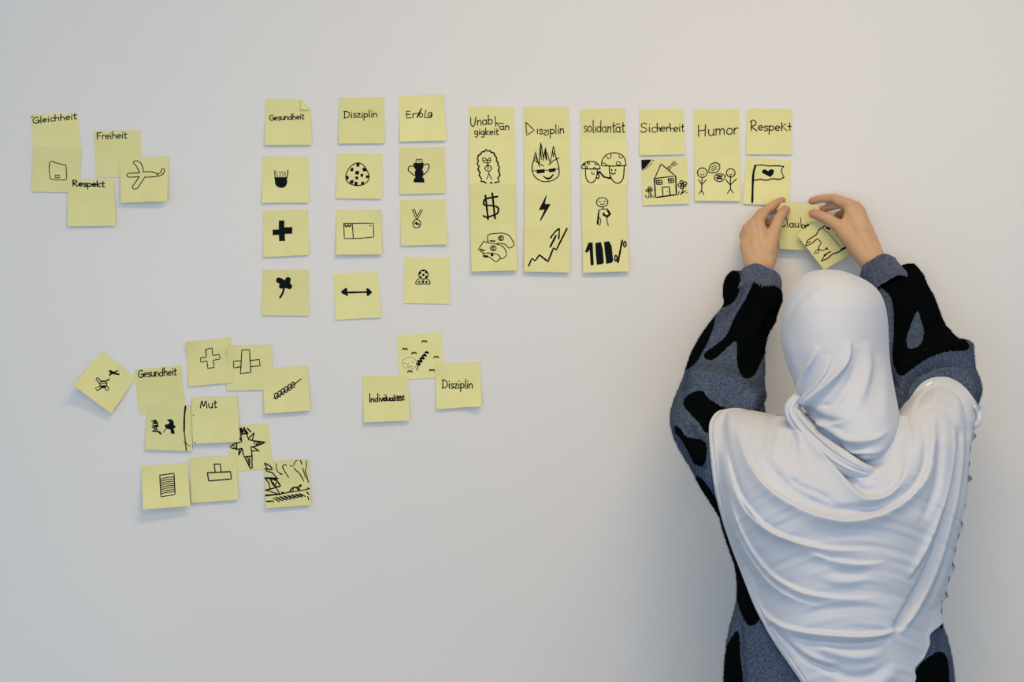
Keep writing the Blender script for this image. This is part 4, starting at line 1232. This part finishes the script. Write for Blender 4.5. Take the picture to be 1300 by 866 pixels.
def blob(name, c, e1, e2, e3, r, m, parent, n=20, mm=10):
    V, F = [], []
    for j in range(mm + 1):
        a = math.pi * j / mm
        for i in range(n):
            t = 2 * math.pi * i / n
            V.append(c + e1 * r[0] * math.sin(a) * math.cos(t) + e2 * r[1] * math.sin(a) * math.sin(t) + e3 * r[2] * math.cos(a))
    for j in range(mm):
        for i in range(n):
            F.append((j * n + i, (j + 1) * n + i, (j + 1) * n + (i + 1) % n, j * n + (i + 1) % n))
    return part(name, V, F, m, parent=parent)


# thumbnails
for (tp, pr, nm), outw in zip([t for t in tips if t[2] == 'thumb'], ((-.15, -1, .25), (.1, -1, -.35))):
    ax = (tp - pr) / np.linalg.norm(tp - pr)
    n3 = np.array(outw); n3 -= ax * n3.dot(ax); n3 /= np.linalg.norm(n3)
    e2 = np.cross(ax, n3)
    blob('thumbnail', tp - ax * .0005 + n3 * .0052, ax, e2, n3, (.0062, .0047, .0018), M['nail'], body)
X_, Y_, Z_ = np.eye(3)
for sx in (-1, 1):
    blob('eye', hc + (sx * .030, .066, .008), X_, Y_, Z_, (.012, .011, .009), M['eye'], body)
    blob('iris', hc + (sx * .030, .0745, .008), X_, Y_, Z_, (.0055, .003, .0055), M['dark'], body)
    blob('eyebrow', hc + (sx * .028, .0795, .027), X_, Y_, Z_, (.016, .004, .003), M['dark'], body)
blob('lips', hc + (0, .0775, -.048), X_, Y_, Z_, (.021, .004, .007), M['lip'], body)

# trousers and shoes below the frame
for sx in (-1, 1):
    V, F = [], []
    rr = [(.93, .11, .11), (.86, .105, .115), (.70, .098, .10), (.50, .085, .085), (.28, .078, .078), (.10, .075, .075)]
    n = 40
    for z, rx, ry in rr:
        for i in range(n):
            t = 2 * math.pi * i / n
            V.append((PX + sx * (.075 if z > .9 else .092) + rx * math.cos(t), -.443 + ry * math.sin(t), z))
    for j in range(len(rr) - 1):
        for i in range(n):
            F.append((j * n + i, (j + 1) * n + i, (j + 1) * n + (i + 1) % n, j * n + (i + 1) % n))
    F.append(list(range(n))); F.append(list(range((len(rr) - 1) * n, len(rr) * n))[::-1])
    part('trouser_leg', V, F, M['denim'])
    V, F = [], []
    for j, (y, rx, h) in enumerate([(-.52, .022, .05), (-.50, .037, .085), (-.45, .042, .10), (-.39, .043, .085), (-.33, .048, .062), (-.29, .045, .05), (-.255, .024, .035)]):
        for i in range(24):
            t = 2 * math.pi * i / 24
            V.append((PX + sx * .10 + rx * math.cos(t), y, max(0.0, h / 2 + h / 2 * math.sin(t) * 1.08) if math.sin(t) > -.8 else 0.0))
    for j in range(6):
        for i in range(24):
            F.append((j * 24 + i, j * 24 + (i + 1) % 24, (j + 1) * 24 + (i + 1) % 24, (j + 1) * 24 + i))
    F.append(list(range(24))[::-1]); F.append(list(range(144, 168)))
    part('shoe', V, F, M['shoe'])

# --- headscarf
hfold = folds([
    ('k', 7.0, 5, 2.6, [(247, 372), (222, 430), (190, 500), (172, 560), (166, 600)], (.35, .05)),
    ('k', 5.5, 6, 2.8, [(292, 405), (275, 465), (240, 530), (195, 585), (175, 605)], (.4, .05)),
    ('k', 8.0, 7, 3.4, [(366, 345), (356, 420), (315, 490), (255, 555), (190, 602)], (.35, .05)),
    ('r', 4.5, 8, 6, [(432, 350), (436, 440), (420, 540), (395, 620)], (.4, .4)),
    ('r', -3.5, 6, 6, [(400, 380), (385, 470), (330, 560), (260, 610)], (.3, .2)),
    ('r', 2.5, 8, 8, [(490, 400), (500, 500), (505, 600), (500, 680)], (.3, .3)),
    ('k', -5.0, 3.0, 5.0, [(185, 612), (240, 650), (300, 668), (350, 662)], (.05, .4)),
    ('k', 5.5, 5.0, 2.5, [(195, 640), (260, 665), (330, 672), (385, 645)], (.1, .4)),
    ('r', -4.0, 3.0, 3.0, [(225, 660), (290, 715), (345, 755), (400, 768), (455, 760)], (.1, .3)),
    ('r', 4.5, 4.0, 4.0, [(240, 650), (310, 705), (370, 740), (450, 740), (520, 700)], (.1, .3)),
    ('r', -3.0, 3.0, 3.0, [(300, 740), (340, 780), (400, 800), (470, 795)], (.2, .3)),
    ('r', 3.0, 3.5, 3.5, [(320, 745), (380, 785), (450, 790), (510, 765)], (.2, .3)),
    ('r', -2.0, 4.0, 4.0, [(240, 600), (300, 600), (360, 560)], (.2, .4)),
    ('r', 1.6, 7.0, 7.0, [(125, 330), (140, 420), (170, 490)], (.3, .3)),
    ('r', -1.2, 5.0, 5.0, [(250, 130), (170, 190), (125, 260)], (.3, .3)),
    ('r', 1.2, 5.0, 5.0, [(265, 140), (185, 200), (140, 270)], (.3, .3)),
], 1.45, 960, 320, 3.09)
HV, HF = loft(HEAD, 330, 380, hfold, 2.0)
# opening for the face on the side turned to the wall
hpx, hpy = proj(HV)
front = (HV[:, 1] > hc[1] + .045) & (((HV[:, 0] - hc[0]) / .060) ** 2 + ((HV[:, 2] - hc[2] + .022) / .078) ** 2 < 1)
HF = [f for f in HF if not (len(f) > 4 or front[f[0]]) or len(f) > 4]
HV = HV + 0
SV, SF = [HV], [list(f) for f in HF]


def add_part(V, F):
    b0 = sum(len(v) for v in SV)
    SV.append(np.asarray(V))
    SF.extend([[i + b0 for i in f] for f in F])


def tube(pts, n=22, sub=8):
    """pts: (px, py, depth_m, r_mm, flat)"""
    P = [(*W(a, b_, -c_), r / 1000, fl_) for a, b_, c_, r, fl_ in pts]
    Q = []
    A = np.array([P[0]] + P + [P[-1]])
    for i in range(1, len(A) - 2):
        for k in range(sub):
            t = k / sub
            p0, p1, p2, p3 = A[i - 1], A[i], A[i + 1], A[i + 2]
            Q.append(.5 * ((2 * p1) + (-p0 + p2) * t + (2 * p0 - 5 * p1 + 4 * p2 - p3) * t * t + (-p0 + 3 * p1 - 3 * p2 + p3) * t ** 3))
    Q.append(A[-1]); Q = np.array(Q)
    V, F = [], []
    for i, q in enumerate(Q):
        ax = Q[min(i + 1, len(Q) - 1), :3] - Q[max(i - 1, 0), :3]; ax /= np.linalg.norm(ax)
        e1 = np.cross(ax, (0, -1, 0)); e1 /= np.linalg.norm(e1); e2 = np.cross(ax, e1)
        for k in range(n):
            a = 2 * math.pi * k / n
            V.append(q[:3] + e1 * q[3] * math.cos(a) + e2 * q[3] * q[4] * math.sin(a))
    for i in range(len(Q) - 1):
        for k in range(n):
            F.append((i * n + k, i * n + (k + 1) % n, (i + 1) * n + (k + 1) % n, (i + 1) * n + k))
    F.append(list(range(n))[::-1]); F.append([len(V) - n + k for k in range(n)])
    return V, F


# --- shoulder cloth
def vnoise(x, y, seed):
    g = np.random.default_rng(seed).random((64, 64))
    xi, yi = np.floor(x).astype(int), np.floor(y).astype(int)
    fx, fy = x - xi, y - yi
    fx, fy = fx * fx * (3 - 2 * fx), fy * fy * (3 - 2 * fy)
    a, b_ = g[yi % 64, xi % 64], g[yi % 64, (xi + 1) % 64]
    c_, d_ = g[(yi + 1) % 64, xi % 64], g[(yi + 1) % 64, (xi + 1) % 64]
    return (a * (1 - fx) + b_ * fx) * (1 - fy) + (c_ * (1 - fx) + d_ * fx) * fy


def curve(pts, n):
    P = np.array(catmull(pts, 12))
    s = np.concatenate([[0], np.cumsum(np.hypot(*np.diff(P, axis=0).T))]); s /= s[-1]
    t = np.linspace(0, 1, n)
    return np.stack([np.interp(t, s, P[:, 0]), np.interp(t, s, P[:, 1])], 1)


NU, NV = 460, 420
left = curve([(921, 519.5), (911, 522.5), (903.5, 531), (900, 545), (902.5, 584.5), (909.2, 631), (924, 681.7), (943, 732.5), (960, 774.7), (981, 813), (1006.8, 851), (1017, 866), (1040, 905), (1060, 935)], NV)
right = curve([(1220, 488), (1233, 501), (1242, 515), (1241, 530), (1235, 545), (1233, 560), (1231, 584.5), (1225, 639.5), (1214.5, 690), (1204, 736.7), (1196, 770.5), (1194, 791.6), (1182, 813), (1171.6, 838), (1159, 866), (1142, 900), (1120, 940)], NV)
top = curve([(921, 519.5), (935, 518), (955, 521), (972, 524), (990, 527), (1006, 526), (1025, 524), (1060, 520), (1100, 517), (1125, 518), (1138, 520), (1144, 522), (1152, 516), (1157, 505), (1165, 492), (1175, 483.5), (1187, 479), (1202, 479), (1212, 483), (1220, 488)], NU)
bot = curve([(1060, 935), (1075, 952), (1090, 957), (1105, 952), (1120, 940)], NU)
u = np.linspace(0, 1, NU)[None, :, None]; v = np.linspace(0, 1, NV)[:, None, None]
G = (1 - v) * top[None] + v * bot[None] + (1 - u) * left[:, None] + u * right[:, None] \
    - ((1 - u) * (1 - v) * top[0] + u * (1 - v) * top[-1] + (1 - u) * v * left[-1] + u * v * right[-1])
gx, gy = G[..., 0], G[..., 1]
# frill of the right lower edge
gx = gx + np.where(gy > 745, np.clip((gy - 745) / 30, 0, 1) * (2.8 * np.sin(gy / 6.5) + 1.2 * np.sin(gy / 3.7 + 1)), 0) * np.clip((u[..., 0] - .93) / .07, 0, 1)
Lx = np.interp(gy, left[:, 1], left[:, 0]); Rx = np.interp(gy, right[:, 1], right[:, 0])
Tp = np.array([[900, 560], [925, 521], [990, 528], [1060, 538], [1100, 540], [1140, 528], [1157, 507], [1187, 480], [1220, 487], [1243, 520]])
tau = np.clip((gy - np.interp(gx, Tp[:, 0], Tp[:, 1]) + 2) / 110.0, 0, 1)
cxm, hw = 1066.0, np.where(gx < 1066, 1066 - np.minimum(Lx, 925 + (gy - 560).clip(0) * .12) + 6, np.maximum(Rx, 1195) - 1066 + 4)
uu = np.clip(np.abs(gx - cxm) / hw, 0, 1)
dome = np.sqrt(np.clip(1 - uu ** 2.6, 0.0, 1)) * np.sqrt(1 - (1 - tau) ** 2 + 1e-6)
edge_y = -.395 - .025 * np.clip((gy - 560) / 100, 0, 1)
edge_y = edge_y + .075 * np.clip((560 - gy) / 80, 0, 1) * np.clip((gx - 1140) / 40, 0, 1)
yy = edge_y - .182 * dome
under = np.minimum(np.minimum(surf_y(TORSO, gx, gy), surf_y(LSLV, gx, gy)), surf_y(RSLV, gx, gy))
k_ = 300.0
cap_ = np.minimum(under, 0.0) - .010
yy = -np.log(np.exp(-k_ * yy) + np.exp(-k_ * cap_)) / k_
# soften the meeting with the body beneath
for _ in range(14):
    yy[1:-1, 1:-1] = (yy[1:-1, 1:-1] * 2 + yy[:-2, 1:-1] + yy[2:, 1:-1] + yy[1:-1, :-2] + yy[1:-1, 2:]) / 6
    yy = np.minimum(yy, cap_ + .003)
dfold = folds([
    # collar swags
    ('k', -9, 7, 3.0, [(345, 60), (400, 125), (445, 180), (490, 208), (540, 205), (585, 175), (612, 130)], (.15, .1)),
    ('k', 9, 9, 3.5, [(290, 75), (340, 130), (400, 195), (455, 260), (505, 308), (545, 316), (590, 300), (630, 250), (645, 190)], (.1, .2)),
    ('r', -6, 5, 5, [(330, 90), (390, 150), (445, 220), (490, 275), (530, 292), (575, 275)], (.1, .2)),
    ('r', 4, 4, 4, [(350, 110), (410, 180), (455, 225), (500, 255), (550, 250)], (.1, .3)),
    ('r', -3, 4, 4, [(280, 240), (320, 275), (380, 300), (430, 330)], (.2, .2)),
    # gathers from the knot
    ('r', 4, 4, 4, [(300, 85), (318, 140), (325, 200), (310, 240)], (.1, .5)),
    ('r', -4, 4, 4, [(282, 85), (285, 140), (275, 200)], (.1, .5)),
    ('r', 4, 5, 5, [(262, 70), (250, 130), (240, 210)], (.1, .5)),
    ('r', -4, 4, 4, [(240, 65), (215, 110), (205, 170)], (.1, .5)),
    ('r', 3, 5, 5, [(220, 62), (190, 95), (175, 150)], (.1, .5)),
    # long back swags
    ('k', 8.5, 9, 4, [(130, 110), (170, 215), (230, 290), (320, 345), (400, 372), (470, 380), (560, 362), (640, 318), (690, 260), (720, 200)], (.15, .15)),
    ('r', -6, 7, 7, [(200, 180), (270, 265), (360, 325), (450, 350), (550, 338), (630, 290)], (.15, .15)),
    ('k', 6, 7, 3, [(95, 170), (130, 290), (200, 385), (280, 435), (370, 462), (450, 470), (535, 472)], (.15, .35)),
    ('k', 4, 6, 3, [(110, 260), (160, 360), (240, 420), (330, 445), (400, 452)], (.15, .35)),
    ('k', 4, 6, 3, [(330, 470), (410, 500), (500, 512), (580, 508)], (.3, .3)),
    ('k', 6.5, 7, 3, [(100, 300), (150, 430), (220, 530), (300, 585), (380, 608), (470, 616), (555, 614)], (.15, .35)),
    ('k', 4.5, 6, 3, [(110, 370), (160, 480), (230, 570), (310, 620), (390, 640)], (.15, .35)),
    ('r', 3, 6, 6, [(380, 555), (450, 565), (520, 562)], (.3, .3)),
    ('r', -3, 6, 6, [(400, 530), (470, 538), (540, 535)], (.3, .3)),
    ('k', 7, 6, 3, [(190, 640), (250, 690), (320, 712), (400, 722), (500, 728), (570, 722), (610, 708)], (.1, .1)),
    ('r', -6, 5, 5, [(300, 735), (380, 750), (460, 755), (540, 748), (600, 728)], (.15, .1)),
    ('k', -7, 3, 6, [(225, 690), (270, 735), (330, 790), (400, 825), (440, 835)], (.1, .3)),
    ('r', 5, 5, 5, [(250, 705), (310, 765), (370, 800), (430, 815)], (.1, .3)),
    ('r', 5, 7, 7, [(350, 740), (420, 775), (500, 790), (580, 770)], (.2, .3)),
    ('r', -4, 6, 6, [(370, 800), (450, 845), (530, 845), (600, 800)], (.2, .3)),
    ('r', 4, 7, 7, [(400, 840), (480, 880), (560, 870), (620, 820)], (.2, .3)),
    # steep folds near the left edge
    ('r', 3.5, 5, 5, [(75, 90), (90, 220), (125, 350), (175, 470)], (.2, .3)),
    ('r', -3, 5, 5, [(95, 80), (115, 220), (155, 340), (205, 430)], (.2, .3)),
    ('r', 3, 5, 5, [(140, 60), (140, 130), (165, 220)], (.2, .3)),
    # stacked long folds at the right
    ('k', -11, 3.0, 7, [(800, 100), (798, 200), (778, 300), (750, 400), (715, 500), (665, 600), (600, 712)], (.12, .04)),
    ('k', 8, 5, 3, [(782, 90), (780, 190), (758, 300), (725, 400), (685, 490), (640, 560)], (.15, .2)),
    ('k', -7, 2.2, 4, [(820, 60), (822, 180), (806, 300), (775, 430), (745, 540), (700, 640)], (.1, .15)),
    ('r', 6, 4, 4, [(812, 90), (810, 200), (792, 310), (762, 430), (728, 530), (680, 630), (620, 720)], (.1, .1)),
    ('r', -4, 5, 5, [(735, 120), (738, 220), (715, 320), (680, 400)], (.2, .3)),
    ('r', 4, 6, 6, [(755, 60), (760, 180), (740, 300), (705, 390)], (.2, .3)),
    ('r', -4, 5, 5, [(690, 90), (700, 150), (690, 230), (655, 290)], (.2, .3)),
    ('r', 4, 5, 5, [(715, 60), (722, 140), (712, 220), (680, 290)], (.2, .3)),
    ('r', -3.5, 4, 4, [(625, 62), (650, 100), (660, 160)], (.1, .4)),
    # arm cap on the right shoulder
    ('r', 5, 3.5, 3.5, [(655, 45), (675, 0), (710, -32), (760, -42), (800, -25), (825, 5), (838, 60)], (.1, .2)),
    ('r', -5, 3, 3, [(668, 48), (690, 8), (722, -20), (762, -28), (792, -12), (812, 20), (822, 80)], (.1, .2)),
    ('r', 2, 4, 4, [(690, 48), (712, 18), (745, -5), (775, 2), (795, 40), (800, 100)], (.1, .3)),
    ('r', -2, 4, 4, [(665, 60), (720, 40), (760, 50), (780, 90)], (.1, .3)),
    # hem seam along the left edge
    ('r', -2.2, 1.0, 1.0, [(120, 49), (85, 56), (62, 85), (58, 112), (65, 200), (80, 308), (115, 426), (160, 546), (200, 644), (248, 730), (310, 818), (365, 900)], (.02, .02)),
    ('r', 2.5, 2.6, 2.6, [(100, 44), (76, 55), (55, 82), (52, 110), (59, 200), (74, 310), (109, 430), (154, 550), (194, 648), (243, 736), (304, 824), (360, 905)], (.02, .02)),
], 1.15, *Q_)
P = np.zeros((NV, NU, 3))
k3 = S0 * (CAM_D + yy) / CAM_D
P[..., 0] = (gx - 650) * k3; P[..., 1] = yy; P[..., 2] = CAM_Z - (gy - 433) * k3
N_ = normals(P, False)
N_[N_[..., 1] > 0] *= -1
N_ = N_ * .12 + np.array((0, -.88, 0)); N_ /= np.linalg.norm(N_, axis=-1, keepdims=True)
dd = dfold(gx, gy)
phi = gy + 60 * (np.abs(gx - 1085) / 150.0) ** 2 * -1
dd = dd + .0018 * (vnoise(gx / 55, phi / 7.0, 3) - .5) * np.clip((gy - 560) / 60, 0, 1) + .0022 * (vnoise(gx / 70, phi / 16.0, 9) - .5) * np.clip((gy - 540) / 60, 0, 1)
dd = dd + .0012 * (vnoise(gx / 8.0, gy / 40, 5) - .5) * np.clip((600 - gy) / 60, 0, 1)
P = P + N_ * dd[..., None]
gx2, gy2 = proj(P)
low = np.minimum(np.minimum(surf_y(TORSO, gx2, gy2, 3), surf_y(LSLV, gx2, gy2, 3)), surf_y(RSLV, gx2, gy2, 3))
low = np.minimum(low, 0.0) - .0085 - .006 * np.clip((560 - gy) / 30, 0, 1) - .008 * np.clip((gx - 1150) / 30, 0, 1) * np.clip((640 - gy) / 60, 0, 1)
for _ in range(6):
    low[1:-1, 1:-1] = np.minimum(low[1:-1, 1:-1], (low[:-2, 1:-1] + low[2:, 1:-1] + low[1:-1, :-2] + low[1:-1, 2:]) / 4)
px2, py2 = proj(P)
P[..., 1] = np.minimum(P[..., 1], low)
kk = S0 * (CAM_D + P[..., 1]) / CAM_D
P[..., 0] = (px2 - 650) * kk; P[..., 2] = CAM_Z - (py2 - 433) * kk
# thickness: the rim rolls over and a lining runs 5 mm behind
rim = 9
ed = np.minimum(np.minimum(np.arange(NU)[None, :], np.arange(NU)[None, ::-1]), np.minimum(np.arange(NV)[:, None], np.arange(NV)[::-1, None]))
t_ = np.clip(ed / rim, 0, 1)
front_ = P + np.array((0, 1, 0)) * (.0022 * (1 - np.sqrt(1 - (1 - t_) ** 2)))[..., None]
back_ = P + np.array((0, 1, 0)) * (.0022 + .0022 * np.sqrt(1 - (1 - t_) ** 2))[..., None]
V = np.concatenate([front_.reshape(-1, 3), back_.reshape(-1, 3)])
idx = np.arange(NU * NV).reshape(NV, NU)
F1 = np.stack([idx[:-1, :-1], idx[1:, :-1], idx[1:, 1:], idx[:-1, 1:]], -1).reshape(-1, 4)
F2 = F1[:, ::-1] + NU * NV
shawl = part('shoulder_cloth', V, np.concatenate([F1, F2]).tolist(), M['scarf'], label='loose pale grey back of the headscarf')

# fine seam just inside the left hem
sv, sf = [], []
for j in range(4, NV - 4):
    i_ = int(np.argmin(np.abs(gx[j, :60] - gx[j, 0] - 5.0)))
    a_ = P[j, i_] + np.array((0, -.0012, 0))
    sv += [a_, a_ + np.array((.0009, 0, 0))]
sf = [(2 * j, 2 * j + 2, 2 * j + 3, 2 * j + 1) for j in range(len(sv) // 2 - 1)]
part('hem_seam', sv, sf, M['hemline'], parent=shawl, label='thin grey hem seam')

# shoulders of the cloth carried forward over both arms (seen from the side)
def skirt(edge, fwd, drop, n=14):
    V, F = [], []
    m_ = len(edge)
    for j in range(n + 1):
        t = j / n
        for p in edge:
            V.append(p + np.array((0, fwd * math.sin(t * math.pi / 2), -drop * (1 - math.cos(t * math.pi / 2)))))
    for j in range(n):
        for i in range(m_ - 1):
            F.append((j * m_ + i, j * m_ + i + 1, (j + 1) * m_ + i + 1, (j + 1) * m_ + i))
    return V, F


edge_top = P[0, :, :]
sV, sF = skirt([p + np.array((0, .002, -.001)) for p in edge_top[2:-2:3]], .055, .012)
add_part(sV, sF)
# twisted knot at the left of the neck and the roll running round the collar
def band(path, ridges=2.6, n=40):
    A = np.array(path, float)
    t = np.linspace(0, 1, len(A)); T = np.linspace(0, 1, 200)
    cxy = curve([(a[0], a[1]) for a in path], 200)
    dep, wd, hh = (np.interp(T, t, A[:, c]) for c in (2, 3, 4))
    ker = np.ones(15) / 15
    dep, wd, hh = (np.convolve(np.pad(q, 7, mode='edge'), ker, 'valid') for q in (dep, wd, hh))
    V, F = [], []
    for i in range(200):
        tg = cxy[min(i + 1, 199)] - cxy[max(i - 1, 0)]; tg = tg / np.linalg.norm(tg)
        n_ = np.array((tg[1], -tg[0]))
        for k in range(n + 1):
            q = -1 + 2 * k / n
            c = math.sqrt(max(0, 1 - abs(q) ** 2.4))
            l = hh[i] * c + hh[i] * .17 * c * math.cos(ridges * math.pi * q + 3.2 * T[i] + .6) + hh[i] * .10 * c * math.cos(5.3 * math.pi * q - 2.0 * T[i])
            xy = cxy[i] + n_ * q * wd[i] / 2
            V.append(W(xy[0], xy[1], -(dep[i] + l / 1000 - .004 * (1 - c))))
    for i in range(199):
        for k in range(n):
            a = i * (n + 1) + k
            F.append((a, a + 1, a + n + 2, a + n + 1))
    return V, F


v_, f_ = band([(1032, 490, .460, 8, 1), (1021, 498, .494, 16, 5), (1012, 508, .506, 23, 9), (1006, 521, .514, 25, 11), (1016, 539, .528, 26, 11), (1036, 560, .548, 28, 10), (1060, 580, .566, 30, 8), (1084, 594, .578, 26, 6), (1106, 600, .574, 18, 2), (1124, 594, .545, 10, 0)])
add_part(v_, f_)
v_, f_ = tube([(1234, 514, .39, 3, .6), (1242, 520, .395, 4, .6), (1244, 530, .40, 4.4, .6), (1240, 539, .402, 4, .6), (1234, 545, .40, 2.6, .6)])
add_part(v_, f_)
scarf = part('headscarf', np.concatenate(SV), SF, M['scarf'], label='pale grey jersey headscarf wrapped and knotted at the neck')


# ruffled hem behind the right edge
def ruffle(pts, amp, freq, width, name='scarf_hem'):
    pl = curve([(a, b_) for a, b_, c_ in pts], 260)
    dep = np.interp(np.linspace(0, 1, 260), np.linspace(0, 1, len(pts)), [c_ for a, b_, c_ in pts])
    V, F = [], []
    K = 8
    for i in range(260):
        x, y = pl[i]
        t = pl[min(i + 1, 259)] - pl[max(i - 1, 0)]; t = t / np.linalg.norm(t)
        n_ = np.array((t[1], -t[0]))
        if n_[0] < 0:
            n_ = -n_
        ph = freq * i
        for k in range(K + 1):
            f = k / K
            wv = f ** 1.3
            fr = .25 + .75 * max(0, math.sin(i * .16 + 1.2 * math.sin(i * .05))) ** 2
            q = np.array((x, y)) + n_ * fr * (width * f + 1.0 * wv * math.sin(ph * 1.0)) + t * .8 * wv * math.cos(ph)
            V.append(W(q[0], q[1], -(dep[i] + amp * wv * math.sin(ph + .6))))
    for i in range(259):
        for k in range(K):
            a = i * (K + 1) + k
            F.append((a, a + K + 1, a + K + 2, a + 1))
    return part(name, V, F, M['scarf'], parent=shawl)


ruffle([(1238, 512, .40), (1241, 524, .40), (1238, 540, .40), (1234, 552, .40), (1231, 570, .39), (1228, 610, .385), (1221, 655, .385), (1212, 700, .39), (1203, 740, .40), (1195, 768, .41)], .006, .34, 5.0)
ruffle([(1194, 760, .455), (1192, 785, .46), (1180, 812, .47), (1168, 840, .48), (1156, 868, .49), (1140, 900, .49)], .005, .30, 3.2)
# white care label on the shoulder
c_ = np.array(W(1178, 487.5, -.398))
cw, chh, th_ = .0062, .0020, math.radians(27)
e1 = np.array((math.cos(th_), 0, math.sin(th_))); e2 = np.array((-math.sin(th_), -.3, math.cos(th_)))
ix = np.argmin(np.hypot(gx - 1178, gy - 488))
c_ = P.reshape(-1, 3)[ix] + np.array((0, -.0035, 0))
tv = [c_ + e1 * cw * a + e2 * chh * b_ + np.array((0, d_, 0)) for d_ in (0, .0008) for a, b_ in ((-1, -1), (1, -1), (1, 1), (-1, 1))]
o = part('care_tag', tv, [(0, 1, 2, 3), (7, 6, 5, 4), (0, 4, 5, 1), (1, 5, 6, 2), (2, 6, 7, 3), (3, 7, 4, 0)], M['tagw'], parent=shawl, label='small white care tag')
